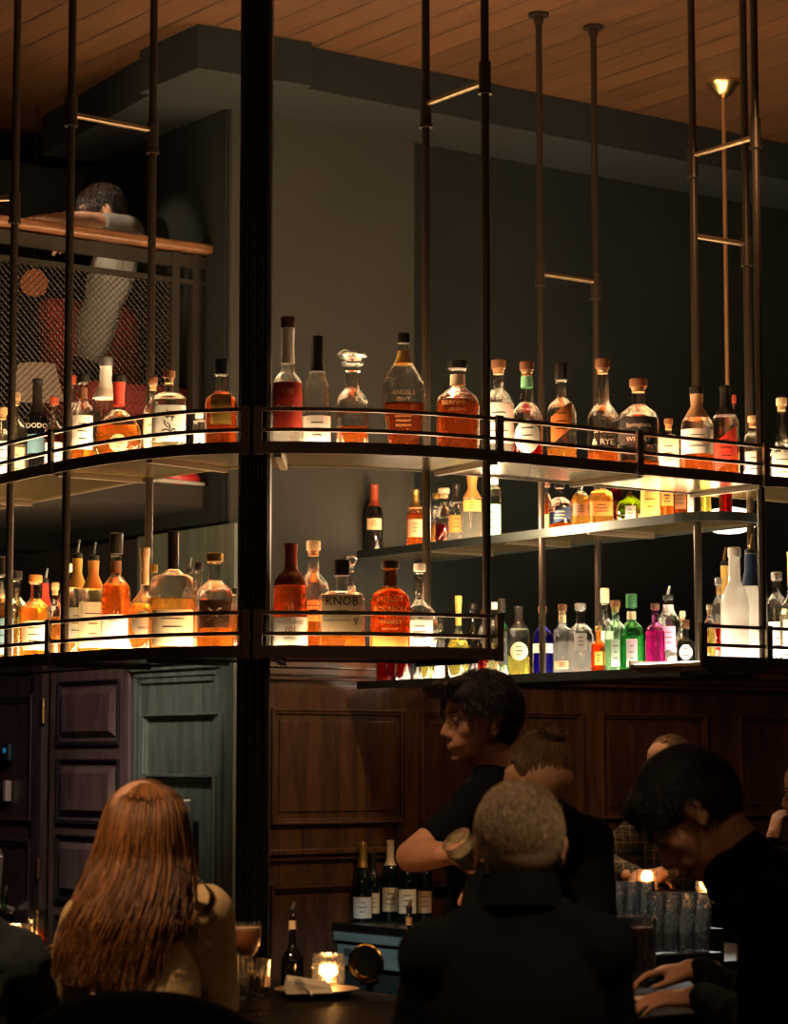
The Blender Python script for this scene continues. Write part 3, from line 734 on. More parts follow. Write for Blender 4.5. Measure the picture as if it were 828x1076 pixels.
    if cap0 in ('foil', 'wax'):
        c_, ro, me = CAPC[capc] if capc in CAPC else CAPC['dark']
        zs = [.70+.03*i for i in range(11)] if cap0 == 'foil' else [.62+.038*i for i in range(11)]
        mb = MB(); mb.lathe([(prof_r(st, min(1, z))*R0+.0018, z*G) for z in zs if z <= 1]+[(rn+.002, G*1.0), (rn+.001, H-.002), (rn*.8, H)], 20)
        mb.build('neck_foil' if cap0 == 'foil' else 'wax_seal', pm('foil_'+capc, c_, .35, me), root, True)
    elif cap0 == 'pourer':
        mb = MB(); mb.lathe([(rn*.9, G-.004), (rn*1.05, G+.002), (rn*1.0, G+.012), (rn*.5, G+.016)], 16); mb.build('rubber_collar', rubber, root, True)
        mb = MB(); top = Vector((.006, 0, H)); mid = Vector((0, 0, G+(H-G)*.45)); mb.tube((0, 0, G+.008), mid, .0062, .005); mb.tube(mid, top, .005, .0038)
        mb.build('pour_spout', steel if capc == 'pourer' else pm('cap_'+capc, *CAPC[capc][:2], CAPC[capc][2]), root, True)
    elif cap0 == 'stopper':
        h = H-G; mb = MB(); mb.lathe([(rn*.8, G-.002), (rn*1.35, G+h*.1), (rn*1.35, G+h*.22), (rn*.8, G+h*.32), (rn*1.1, G+h*.42), (rn*1.75, G+h*.62), (rn*1.8, G+h*.8), (rn*1.2, H)], 24)
        mb.build('glass_stopper', glass('glass_clear', (.95, .94, .91)), root, True)
    else:
        c_, ro, me = CAPC[capc]; kk = 1.12
        h = H-G; mb = MB()
        mb.lathe([(rn*kk, G-.004), (rn*kk*1.04, G), (rn*kk*1.04, H-.003), (rn*kk*.85, H)], 20); mb.build('cap', pm('cap_'+capc, c_, ro, me), root, True)
        if cap0 in ('cork', 'wood', 'pale') and h > .012:
            mb = MB(); mb.lathe([(rn*.85, G-.022), (rn*.85, G-.003)], 16); mb.build('cork_shank', pm('cap_cork', *CAPC['cork'][:2]), root, True)
    return root
SETS = []
def row(setname, group, items, base, zbase):
    "items: (u, vtop, width px, row offset, kwargs, description, short name)"
    prev = None
    items = sorted(items, key=lambda i: i[0])
    shorts = [i[6] for i in items]
    done = []
    order = sorted(range(len(items)), key=lambda i: items[i][3])
    for k in order:
        (u, vt, wpx, off, kw, desc, short) = items[k]
        P = base(u, off); P.z = 0; r_ = wpx*P.y/F/2
        for _ in range(14):
            if all((P-q).length > (r_+r2)*.98 or abs((P-q).length) > (r_+r2) for q, r2 in done) or off > .20: break
            off += .012; P = base(u, off); P.z = 0; r_ = wpx*P.y/F/2
        P.z = 0; done.append((P.copy(), r_)); P.z = zbase
        s = PX(P, u, vt)
        H = PY(u, vt, P.y).z-zbase
        rel = ('right of the '+shorts[k-1]) if k else ('left of the '+shorts[1])
        bottle(P, H, wpx*s/2, label=' '.join(f'{desc}, {rel}'.split()[:16]), group=group, **kw)
def D(**k): return k
ub = lambda u, off: ring_at(u, .10+off, ZU)
lb = lambda u, off: ring_at(u, .10+off, ZL)
BK = .12
row('upper left shelf', 'bottles on the upper shelf left of the column', [
 (2, 428, 22, 0, D(st='bourbon', liq='pale', fill=.5, cap='cork', lab='white', lz=(.1, .6)), 'clear bottle with white label', 'edge bottle'),
 (15, 412, 24, .04, D(st='bourbon', liq='pale', fill=.5, cap='cork', lab='cream', lz=(.1, .45)), 'pale bottle with square cork', 'pale corked bottle'),
 (38, 398, 24, .1, D(st='wine', gl='black', cap='foil-dark', lab='blue', lz=(.3, .48), texts=(('DODO', .024, .56, 'w'),)), 'dark bottle with blue label', 'dark blue-label bottle'),
 (56, 417, 22, BK, D(st='bourbon', liq='dark', fill=.62, cap='red', lab='white', lz=(.25, .5)), 'amber bottle with dark red cap', 'red-capped amber bottle'),
 (74, 394, 18, BK+.04, D(st='slim', liq='dark', fill=.6, cap='red', lab='white', lz=(.1, .4)), 'slim dark amber bottle', 'slim dark bottle'),
 (86, 393, 26, .02, D(st='bourbon', liq='amber', fill=.3, cap='dark', lab='white', lz=(.22, .60), neck='brown'), 'bottle with brown neck and red brushed mark', 'brown-necked bottle'),
 (110, 375, 27, BK+.03, D(st='slim', liq='gold', fill=.3, cap='silver', lab=None, neck='+white'), 'tall clear bottle with white neck label', 'white-necked tall bottle'),
 (124, 394, 49, .01, D(st='flask', dep=.45, liq='amber', fill=.46, cap='dark', lab='tan', lz=(.12, .34), lshape='round', neck='+red'), 'round amber flask with red neck', 'round flask'),
 (160, 396, 22, BK, D(st='bourbon', liq='gold', fill=.6, cap='wood', lab='cream', lz=(.1, .6)), 'cream-labelled bottle half hidden', 'cream-labelled bottle'),
 (177, 389, 37, 0, D(st='box', n=5, dep=.7, liq='pale', fill=.15, cap='wood', lab='white', lz=(.16, .62), lw=.95, strokes=1), 'square bottle with black brush writing on white', 'brush-writing bottle'),
 (209, 434, 13, BK, D(st='cyl', liq='clear', fill=.3, cap='white', lab='white', lz=(.1, .6)), 'small short clear bottle', 'small clear bottle'),
 (232, 377, 35, 0, D(st='bourbon', liq='dark', fill=.74, cap='tallcap-dark', lab='yellow', lz=(.33, .72), lw=.96, texts=(('MONKEY', .015, .6, 'k'),)), 'amber bottle with yellow label', 'yellow-label bottle'),
], ub, ZU+.02)
row('upper right shelf', 'bottles on the upper shelf right of the column', [
 (302, 333, 34, .0, D(st='rye', liq='clear', fill=.3, cap='brown', lab='red', lz=(.16, .54), lw=.97, neck='+white', texts=(('RYE', .022, .46, 'g'), ('Straight', .022, .33, 'w'))), 'tall clear bottle with red label', 'red-label bottle'),
 (333, 353, 30, 0, D(st='champ', liq='clear', fill=.3, cap='foil-dark', lab='white', lz=(.05, .30), lw=.95), 'clear bottle with black neck foil', 'black-foil bottle'),
 (370, 368, 35, 0, D(st='apoth', liq='orange', fill=.28, cap='stopper', lab=None), 'apothecary decanter with round glass stopper', 'stoppered decanter'),
 (424, 350, 47, 0, D(st='tear', dep=.55, liq='dark', fill=.45, cap='dark', lab=None, neck='yellow', texts=(('ANGELS', .020, .53, 'g'), ('ENVY', .018, .47, 'g'), ('KENTUCKY', .010, .32, 'g'), ('STRAIGHT', .010, .28, 'g'), ('BOURBON', .010, .24, 'g'))), 'teardrop bottle half full of amber', 'teardrop bottle'),
 (481, 379, 46, 0, D(st='bourbon', liq='dark', fill=.62, cap='dark', lab=None, neck='cream', texts=(('BERNHEIM', .021, .58, 'g'), ('ORIGINAL', .012, .50, 'g'))), 'wide bottle with gold lettering', 'gold-lettered bottle'),
 (524, 378, 35, BK-.02, D(st='bourbon', liq='clear', fill=.3, cap='wood', lab='white', lz=(.2, .62), frost=False, lw=.95), 'clear bottle with plain white label', 'plain white-label bottle'),
 (554, 380, 33, .0, D(st='rye', liq='red', fill=.2, cap='wood', lab='white', lz=(.08, .44), lshape='round', neck='green' if False else 'lgreen'), 'long-necked bottle with round white label', 'round-label bottle'),
 (590, 381, 32, .0, D(st='bourbon', liq='honey', fill=.22, cap='tallcap-dark', lab='orange', lz=(.28, .68), lshape='diag', lw=.8), 'black-capped bottle with orange slanting label', 'black-capped bottle'),
 (634, 377, 34, .0, D(st='rye', liq='orange', fill=.18, cap='wood', lab=None, texts=(('SMALL', .022, .36, 'w'), ('& RYE', .028, .25, 'w'))), 'long-necked clear bottle with white lettering', 'white-lettered bottle'),
 (671, 398, 43, .0, D(st='bourbon', liq='orange', fill=.12, cap='wood', lab='dark', lz=(.3, .62), lw=.95, texts=(('Springbank', .019, .52, 'w'), ('WHISKY', .022, .36, 'w'))), 'wide bottle with dark whisky label', 'dark whisky-label bottle'),
 (703, 440, 27, BK-.04, D(st='box', n=4, liq='pale', fill=.4, cap='wood', lab='cream', lz=(.15, .7)), 'short square corked bottle', 'short square bottle'),
 (733, 406, 35, .0, D(st='bourbon', liq='orange', fill=.3, cap='dark', lab='white', lz=(.27, .56), neck='+tan', lw=.96), 'bottle with tan neck band and white label', 'tan-neck bottle'),
 (763, 405, 29, .02, D(st='bourbon', liq='orange', fill=.45, cap='foil-dark', lab='red', lz=(.14, .52), lshape='diag', lw=.8), 'bottle with slanting red label', 'slanting red-label bottle'),
 (772, 415, 14, BK+.05, D(st='flask', gl='red', liq='ruby', fill=.5, cap='red', lab=None), 'small ruby glass decanter top', 'ruby decanter'),
 (792, 437, 22, .02, D(st='slim', liq='clear', fill=.3, cap='pale', lab='white', lz=(.1, .5)), 'slim clear bottle with pale cork', 'slim corked bottle'),
 (822, 418, 30, .02, D(st='long', liq='clear', fill=.3, cap='pale', lab='white', lz=(.05, .4)), 'clear bottle at the right edge', 'right edge bottle'),
], ub, ZU+.02)
row('lower left shelf', 'bottles on the lower shelf left of the column', [
 (3, 585, 30, 0, D(st='bourbon', liq='gold', fill=.5, cap='tallcap-dark', lab='blue', lz=(.1, .5), lw=.7), 'gold bottle with black cap', 'black-capped gold bottle'),
 (17, 600, 24, .07, D(st='bourbon', liq='yellow', fill=.55, cap='dark', lab=None), 'yellow bottle', 'yellow bottle'),
 (36, 604, 32, .0, D(st='bourbon', liq='honey', fill=.66, cap='orange', lab='cream', lz=(.14, .5)), 'honey bottle with orange cap', 'orange-capped bottle'),
 (47, 597, 14, BK+.02, D(st='slim', liq='red', fill=.7, cap='pourer', lab=None, neck='+red'), 'red-necked bottle with metal pourer', 'red pourer bottle'),
 (57, 612, 16, BK, D(st='slim', liq='gold', fill=.6, cap='cork', lab=None), 'narrow gold bottle', 'narrow gold bottle'),
 (70, 592, 18, BK+.04, D(st='slim', liq='pale', fill=.5, cap='white', lab='white', lz=(.3, .6)), 'bottle with white cap', 'white-capped bottle'),
 (80, 567, 27, .02, D(st='bourbon', liq='gold', fill=.35, cap='pourer', lab='grey', lz=(.18, .5), neck='+yellow'), 'bottle with yellow neck and tall pourer', 'yellow-neck pourer bottle'),
 (97, 570, 30, .02, D(st='bourbon', liq='yellow', fill=.4, cap='pourer', lab='cream', lz=(.1, .56), neck='+yellow', lw=.95), 'cream-labelled bottle with pourer', 'cream-label pourer bottle'),
 (121, 560, 32, .03, D(st='bourbon', liq='orange', fill=.68, cap='tallcap-dark', lab='white', lz=(.08, .40), neck='brown', lw=.98, texts=(('PINKYS', .015, .34, 'k'),)), 'tall orange bottle with black cap', 'tall orange bottle'),
 (151, 575, 36, .0, D(st='flask', liq='honey', fill=.5, cap='pale', lab='white', lz=(.16, .44), lshape='round', neck='+cream', texts=(('SPIRITS', .012, .26, 'k'),)), 'round-shouldered bottle with white round label', 'round white-label bottle'),
 (161, 593, 14, BK+.03, D(st='slim', liq='honey', fill=.7, cap='gold', lab=None), 'thin honey bottle behind', 'thin honey bottle'),
 (181, 558, 52, .0, D(st='squat', liq='gold', fill=.46, cap='foil-dark', lab='cream', lz=(.06, .36), dep=.6), 'squat decanter with black tapered neck', 'squat decanter'),
 (198, 586, 16, BK+.04, D(st='slim', liq='amber', fill=.6, cap='pourer', lab=None), 'thin bottle with pourer behind', 'thin pourer bottle'),
 (208, 591, 22, BK, D(st='bourbon', liq='amber', fill=.66, cap='dark', lab='brown', lz=(.2, .5)), 'amber bottle with dark cap', 'dark-capped amber bottle'),
 (225, 581, 40, .0, D(st='bourbon', liq='amber', fill=.3, cap='gold', lab='brown', lz=(.26, .56), lw=.8, texts=(('X', .055, .40, 'w', 0, 1.3),)), 'bottle with dark red X label', 'X-label bottle'),
 (246, 618, 14, BK, D(st='bourbon', liq='amber', fill=.7, cap='dark', lab=None), 'small amber bottle beside the column', 'small amber bottle'),
], lb, ZL+.02)
row('lower right shelf', 'bottles on the short lower shelf right of the column', [
 (305, 571, 37, .0, D(st='bourbon', liq='dark', fill=.74, cap='wax-red', lab='white', lz=(.06, .32), lw=.98, texts=(('WILD TURKEY', .0155, .27, 'k', 0, .8), ('101', .022, .205, 'r', 0, 1.2), ('KENTUCKY', .008, .12, 'k'))), 'dark amber bottle with red waxed neck', 'red-waxed bottle'),
 (329, 568, 34, BK-.01, D(st='bourbon', liq='orange', fill=.5, cap='pale', lab='orange', lz=(.3, .5), lw=.8), 'clear ribbed bottle with pale cork', 'pale-corked bottle'),
 (359, 588, 49, -.01, D(st='box', n=5, dep=.6, liq='amber', fill=.2, cap='tallcap-dark', lab='cream', lz=(.25, .73), lw=.92, texts=(('KNOB', .038, .64, 'k', 0, .95), ('CREEK', .014, .52, 'k'), ('9', .032, .38, 'k', .042), ('KENTUCKY STRAIGHT', .009, .45, 'k', -.012), ('BOURBON WHISKEY', .009, .40, 'k', -.012))), 'wide flat bottle with large cream label', 'cream-label flat bottle'),
 (369, 584, 14, BK+.02, D(st='slim', liq='pale', fill=.5, cap='stopper', lab=None), 'small bottle with glass stopper behind', 'glass-stoppered bottle'),
 (410, 589, 43, .0, D(st='bourbon', n=2.6, dep=.7, gl='amber', liq='honey', fill=.72, cap='dark', lab='orange', lz=(.06, .22), lw=.98, texts=(('BULLEIT', .026, .62, 'g', 0, .9), ('BOURBON', .022, .50, 'g', 0, .95), ('WHISKEY', .017, .35, 'g'), ('KENTUCKY', .010, .27, 'g'))), 'amber embossed oval bottle', 'embossed amber bottle'),
 (441, 592, 40, .05, D(st='flask', liq='clear', fill=.3, cap='white', lab='white', lz=(.1, .4), dep=.5), 'round clear flask with thick neck', 'round clear flask'),
], lb, ZL+.02)
row('lower right tray', 'bottles on the railed tray at the right edge', [
 (746, 635, 12, .0, D(st='slim', liq='yellow', fill=.6, cap='pale', lab=None), 'thin yellow bottle', 'thin yellow bottle'),
 (756, 607, 14, .02, D(st='slim', liq='red', fill=.5, cap='silver', lab=None), 'thin bottle of red liquid', 'red bottle'),
 (762, 575, 20, BK+.03, D(st='bourbon', liq='clear', fill=.5, cap='pourer-gold', lab=None, neck='+yellow'), 'clear bottle with gold pourer behind', 'gold pourer bottle'),
 (773, 575, 30, .0, D(st='tall', liq='clear', fill=.4, cap='white', lab=None, frost=True), 'tall frosted bottle with white cap', 'tall frosted bottle'),
 (790, 561, 31, .03, D(st='tall', liq='clear', fill=.4, cap='pourer-gold', lab=None, frost=True, neck='+navy'), 'frosted bottle with navy neck', 'navy-necked frosted bottle'),
 (799, 570, 18, BK+.05, D(st='slim', liq='clear', fill=.4, cap='pourer', lab='grey', lz=(.3, .6)), 'clear bottle with pourer behind the pole', 'pourer bottle'),
 (817, 601, 22, .02, D(st='slim', liq='clear', fill=.4, cap='silver', lab='white', lz=(.1, .5)), 'clear bottle with silver cap', 'silver-capped bottle'),
 (832, 579, 26, .0, D(st='flask', liq='pale', fill=.5, cap='foil-gold', lab='white', lz=(.1, .4)), 'gold-necked round bottle', 'gold-necked bottle'),
], lb, ZL+.02)
def along(P0, off):
    def f(u, o=0):
        k = (u-414)/F*CT; Q = P0+AX*(off+o)
        # X = k*Y along -BX
        D_ = -BX; t = (k*Q.y-Q.x)/(D_.x-k*D_.y)
        t = (k*(1.0)*Q.y-Q.x)/(D_.x-k*D_.y)
        return Q+D_*t
    return f
mb_ = along(mid0, .10); bb_ = along(low0, .10)
row('middle shelf', 'bottles on the middle shelf', [
 (393, 508.6, 19, .04, D(st='wine', gl='black', cap='foil-red', lab='tan', lz=(.36, .52), lw=.8), 'lone dark wine bottle with red capsule', 'lone wine bottle'),
 (437, 514, 19, 0, D(st='bourbon', liq='orange', fill=.6, cap='foil-gold', lab='tan', lz=(.2, .5)), 'amber bottle with gold foil neck', 'gold-foil amber bottle'),
 (459, 518, 14, BK, D(st='slim', liq='gold', fill=.5, cap='gold', lab=None), 'slim bottle with gold cap', 'slim gold-capped bottle'),
 (467, 513, 20, 0, D(st='apoth', liq='ruby', fill=.4, cap='pale', lab=None), 'clear decanter with dark red liquid', 'red decanter'),
 (480, 508, 18, 0, D(st='bourbon', liq='clear', fill=.4, cap='foil-dark', lab='orange', lz=(.2, .48)), 'clear bottle with black neck', 'black-necked clear bottle'),
 (497, 498, 25, 0, D(st='bourbon', liq='clear', fill=.5, cap='orange', lab='yellow', lz=(.48, .66), neck='+orange'), 'clear bottle with orange neck and yellow label', 'orange-neck bottle'),
 (518, 503, 20, .0, D(st='cyl', liq='lgreen', fill=.6, cap='white', lab='lgreen', lz=(.05, .62), lw=.9), 'cylindrical bottle with pale green label', 'green-label cylinder'),
 (577, 506, 15, .03, D(st='bourbon', liq='orange', fill=.66, cap='brown', lab='yellow', lz=(.1, .4)), 'orange bottle', 'orange bottle'),
 (590, 508, 25, 0, D(st='bourbon', liq='orange', fill=.2, cap='dark', lab='navy', lz=(.2, .52), lshape='diag', lw=.9), 'clear bottle with slanting dark label', 'slanting dark-label bottle'),
 (612, 500, 19, 0, D(st='bourbon', liq='gold', fill=.66, cap='dark', lab='brown', lz=(.28, .52)), 'gold bottle with brown label', 'brown-label gold bottle'),
 (634, 497, 26, 0, D(st='bourbon', n=4, liq='gold', fill=.7, cap='dark', lab='orange', lz=(.22, .5), lw=.9), 'square gold bottle with orange label', 'orange-label gold bottle'),
 (650, 495, 12, BK, D(st='slim', gl='red', liq='ruby', fill=.6, cap='dark', lab=None), 'thin dark red bottle', 'thin dark red bottle'),
 (665, 500, 30, .02, D(st='flask', gl='olive', liq='olive', fill=.6, cap='dark', lab='grey', lz=(.05, .40), lw=.5), 'round olive green bottle', 'olive green bottle'),
 (686, 494, 22, .02, D(st='cyl', liq='gold', fill=.8, cap='dark', lab='yellow', lz=(.1, .8), lw=.9), 'yellow-labelled cylinder bottle', 'yellow cylinder bottle'),
 (704, 494, 15, 0, D(st='bourbon', liq='orange', fill=.7, cap='dark', lab='yellow', lz=(.3, .6)), 'orange bottle', 'slim orange bottle'),
 (718, 493, 15, 0, D(st='bourbon', n=4, liq='dark', fill=.7, cap='dark', lab='brown', lz=(.2, .6)), 'square dark brown bottle', 'square brown bottle'),
 (730, 493, 10, .02, D(st='slim', liq='pale', fill=.7, cap='silver', lab='silver', lz=(.1, .7)), 'thin silver-labelled bottle', 'silver-label bottle'),
 (745, 493, 12, .0, D(st='slim', liq='yellow', fill=.8, cap='dark', lab=None), 'thin yellow-green bottle', 'yellow-green bottle'),
 (766, 492, 14, .04, D(st='bourbon', gl='red', liq='red', fill=.7, cap='dark', lab=None), 'small red bottle at the rounded end', 'small red bottle'),
], mb_, ZM+.02)
row('lower back shelf', 'bottles on the lower back shelf', [
 (405, 640, 21, .03, D(st='bourbon', gl='red', liq='red', fill=.7, cap='dark', lab=None), 'dark red bottle mostly hidden', 'dark red bottle'),
 (424, 640, 16, .02, D(st='slim', gl='red', liq='red', fill=.7, cap='dark', lab=None), 'glowing red bottle', 'glowing red bottle'),
 (437, 640, 12, .05, D(st='slim', gl='black', cap='dark', lab=None), 'thin black bottle', 'thin black bottle'),
 (449, 650, 14, .0, D(st='bourbon', liq='yellow', fill=.7, cap='dark', lab=None), 'small yellow bottle', 'small yellow bottle'),
 (462, 650, 12, .02, D(st='cyl', liq='clear', fill=.7, cap='dark', lab='white', lz=(.05, .5)), 'bottle with white label near base', 'white-based bottle'),
 (482, 626, 24, .0, D(st='flask', liq='yellow', fill=.5, cap='yellow', lab=None, neck='+yellow'), 'round yellow bottle with yellow cork', 'yellow-cork bottle'),
 (497, 634, 17, .02, D(st='bourbon', gl='black', cap='dark', lab=None), 'dark bottle with black cap', 'dark capped bottle'),
 (509, 640, 14, .06, D(st='slim', liq='red', fill=.5, cap='dark', lab=None), 'small reddish bottle', 'reddish bottle'),
 (520, 633, 13, .0, D(st='slim', liq='pale', fill=.5, cap='white', lab=None), 'slim pale bottle', 'slim pale bottle'),
 (528, 629, 16, .03, D(st='slim', gl='green', liq='green', fill=.6, cap='tallcap-dark', lab='black', lz=(.2, .7), lw=.7), 'slim green bottle with black label', 'slim green bottle'),
 (546, 637, 23, .0, D(st='bourbon', liq='yellow', fill=.3, cap='foil-dark', lab='cream', lz=(.24, .5), lshape='round'), 'clear bottle with round yellow emblem', 'round-emblem bottle'),
 (571, 637, 21, .0, D(st='bourbon', gl='purple', liq='purple', fill=.62, cap='wood', lab='white', lz=(.36, .5), lw=.95), 'purple bottle with white label', 'purple bottle'),
 (592, 635, 21, .01, D(st='bourbon', liq='clear', fill=.5, cap='wood', lab='tan', lz=(.1, .22), neck='cream'), 'clear bottle with tan base label', 'tan-base-label bottle'),
 (611, 634, 27, .0, D(st='bourbon', liq='clear', fill=.5, cap='silver', lab='grey', lz=(.36, .62), lw=.5), 'clear bottle with small grey label', 'grey-label bottle'),
 (637, 618, 21, BK, D(st='bourbon', liq='clear', fill=.5, cap='tallcap-pale', lab='white', lz=(.1, .6)), 'tall clear bottle with long pale cap', 'long pale-capped bottle'),
 (630, 658, 17, .0, D(st='bourbon', gl='amber', liq='amber', fill=.66, cap='gold', lab='yellow', lz=(.2, .5), lw=.5), 'small amber bottle', 'small amber bottle'),
 (648, 631, 24, .02, D(st='bourbon', gl='lgreen', liq='lgreen', fill=.5, cap='wood', lab='silver', lz=(.1, .5), lw=.4), 'pale green bottle with wood cap', 'pale green bottle'),
 (665, 624, 26, .0, D(st='bourbon', gl='green', liq='green', fill=.55, cap='tallcap-green', lab='silver', lz=(.08, .5), lw=.45, neck='cream'), 'green bottle with green cap', 'green bottle'),
 (690, 634, 21, .0, D(st='bourbon', gl='pink', liq='pink', fill=.64, cap='brown', lab=None), 'magenta bottle', 'magenta bottle'),
 (704, 616, 24, .02, D(st='slim', liq='clear', fill=.5, cap='pourer', lab='pink', lz=(.3, .62), lw=.6, neck='silver'), 'clear bottle with pink print and pourer', 'pink-print bottle'),
 (719, 642, 14, BK-.02, D(st='bourbon', liq='clear', fill=.5, cap='pale', lab=None), 'clear corked bottle', 'clear corked bottle'),
 (722, 651, 19, -.04, D(st='bourbon', n=3, gl='black', cap='tallcap-brown', lab='white', lz=(.22, .58), lshape='hex', lw=.72), 'black bottle with pale hexagonal label', 'hexagon-label bottle'),
], bb_, ZL+.008)
# ------------------------------------------------------------------ people
def skin_mat(name, c): return pm(name, c, .55, noise=.1, scale=25, bump=.05)
SK1 = skin_mat('skin_light', (.62, .34, .22)); SK2 = skin_mat('skin_warm', (.52, .25, .15))
BLACKC = pm('black_cloth', (.0045, .0045, .005), .95, noise=.3, scale=12, bump=.2); BLACKC.node_tree.nodes['Principled BSDF'].inputs['Specular IOR Level'].default_value = .12
hair_cols = {}
def hair_mat(name, c1, c2):
    if name in MATS: return MATS[name]
    m, nt, out = newmat(name); N = nt.nodes.new; L = nt.links.new
    p = N('ShaderNodeBsdfPrincipled'); L(p.outputs[0], out.inputs[0]); p.inputs['Roughness'].default_value = .42
    at = N('ShaderNodeAttribute'); at.attribute_name = 'tone'
    mx = N('ShaderNodeMix'); mx.data_type = 'RGBA'; mx.inputs[6].default_value = c1+(1,); mx.inputs[7].default_value = c2+(1,)
    L(at.outputs['Fac'], mx.inputs[0]); L(mx.outputs[2], p.inputs['Base Color']); MATS[name] = m; return m
def remesh(mb, name, mat, parent, voxel, smooth=3, disp=0):
    me = bpy.data.meshes.new('tmp'); me.from_pydata(mb.v, [], mb.f); me.update()
    o = bpy.data.objects.new('tmp', me); COL.objects.link(o)
    r = o.modifiers.new('r', 'REMESH'); r.mode = 'VOXEL'; r.voxel_size = voxel; r.use_smooth_shade = True
    s = o.modifiers.new('s', 'SMOOTH'); s.factor = .6; s.iterations = smooth
    if disp:
        tx = bpy.data.textures.new('folds', 'CLOUDS'); tx.noise_scale = .09
        d = o.modifiers.new('d', 'DISPLACE'); d.texture = tx; d.strength = disp; d.mid_level = .5; d.texture_coords = 'LOCAL'
    bpy.context.view_layer.update()
    nm = bpy.data.meshes.new_from_object(o.evaluated_get(bpy.context.evaluated_depsgraph_get()))
    bpy.data.objects.remove(o); nm.name = name; nm.materials.clear(); nm.materials.append(mat)
    q = bpy.data.objects.new(name, nm); COL.objects.link(q)
    nm.polygons.foreach_set('use_smooth', [True]*len(nm.polygons))
    if parent:
        q.parent = parent; q.matrix_parent_inverse = Matrix.Translation(parent.location).inverted()
    return q
def strands(name, mat, parent, lines, r, seed=1, taper=.3):
    "thin three-sided hairs; each line is a list of points"
    rnd = random.Random(seed); vs = []; fs = []; tone = []
    for ln in lines:
        t = rnd.random(); n0 = len(vs); k = len(ln)
        for i, p in enumerate(ln):
            d = (ln[min(i+1, k-1)]-ln[max(i-1, 0)])
            if d.length < 1e-7: d = Vector((0, 0, -1))
            d.normalize(); a = d.orthogonal().normalized(); b = d.cross(a); rr = r*(1-(1-taper)*i/(k-1))
            for j in range(3):
                q = 2*math.pi*j/3; vs.append(p+(a*math.cos(q)+b*math.sin(q))*rr); tone.append(t)
        for i in range(k-1):
            for j in range(3): fs.append((n0+i*3+j, n0+i*3+(j+1) % 3, n0+i*3+3+(j+1) % 3, n0+i*3+3+j))
    me = bpy.data.meshes.new(name); me.from_pydata([tuple(v) for v in vs], [], fs); me.update()
    at = me.attributes.new('tone', 'FLOAT', 'POINT'); at.data.foreach_set('value', tone)
    me.polygons.foreach_set('use_smooth', [True]*len(me.polygons))
    me.materials.append(mat); o = bpy.data.objects.new(name, me); COL.objects.link(o)
    if parent: o.parent = parent; o.matrix_parent_inverse = Matrix.Translation(parent.location).inverted()
    return o
def head_matrix(P, yaw, pitch, roll, s=1):
    "yaw 0 = faces away from the camera (+Y), 90 = faces left; pitch < 0 looks down"
    return Matrix.Translation(P) @ Matrix.Rotation(R(yaw), 4, 'Z') @ Matrix.Rotation(R(roll), 4, 'Y') @ Matrix.Rotation(R(pitch), 4, 'X') @ Matrix.Scale(s, 4)
def add_head(mb, M, s=1, smile=0, ears=True):
    def E(c, r, rot=None):
        Q = M.to_3x3().normalized() @ (Matrix.Rotation(*rot).to_3x3() if rot else Matrix.Identity(3))
        mb.ell(M @ Vector(c), tuple(k*s for k in r), Q.to_4x4(), n=26, k=18)
    def C(a, b, r, r2): mb.cap(M @ Vector(a), M @ Vector(b), r*s, r2*s)
    E((0, -.014, .026), (.073, .092, .086)); E((0, .018, .045), (.064, .068, .062)); E((0, .028, -.03), (.057, .055, .068))
    E((0, .03, -.072), (.044, .044, .034)); E((0, .066, -.094), (.019, .016, .015)); E((0, .035, -.09), (.032, .036, .018))
    C((0, .080, .008), (0, .101, -.030), .0085, .0115); E((0, .092, -.036), (.017, .011, .008)); C((0, .075, .022), (0, .084, .0), .012, .009)
    for x in (-1, 1):
        E((x*.026, .074, .021), (.022, .012, .0075)); E((x*.040, .052, -.022), (.020, .022, .020)); E((x*.012, .09, -.037), (.008, .010, .007))
        E((x*.03, .068, -.002), (.014, .010, .010))
        E((x*.022, .066, -.055), (.018, .018, .02))
        if ears:
            E((x*.077, -.012, -.010), (.007, .018, .029), (R(-12*1), 3, 'X')); E((x*.083, -.020, .004), (.006, .012, .018)); E((x*.079, -.006, -.034), (.006, .009, .01))
    w_ = .024+smile*.006
    E((0, .083, -.060), (w_, .011, .0055)); E((0, .081, -.071), (w_*.85, .0115, .0065))
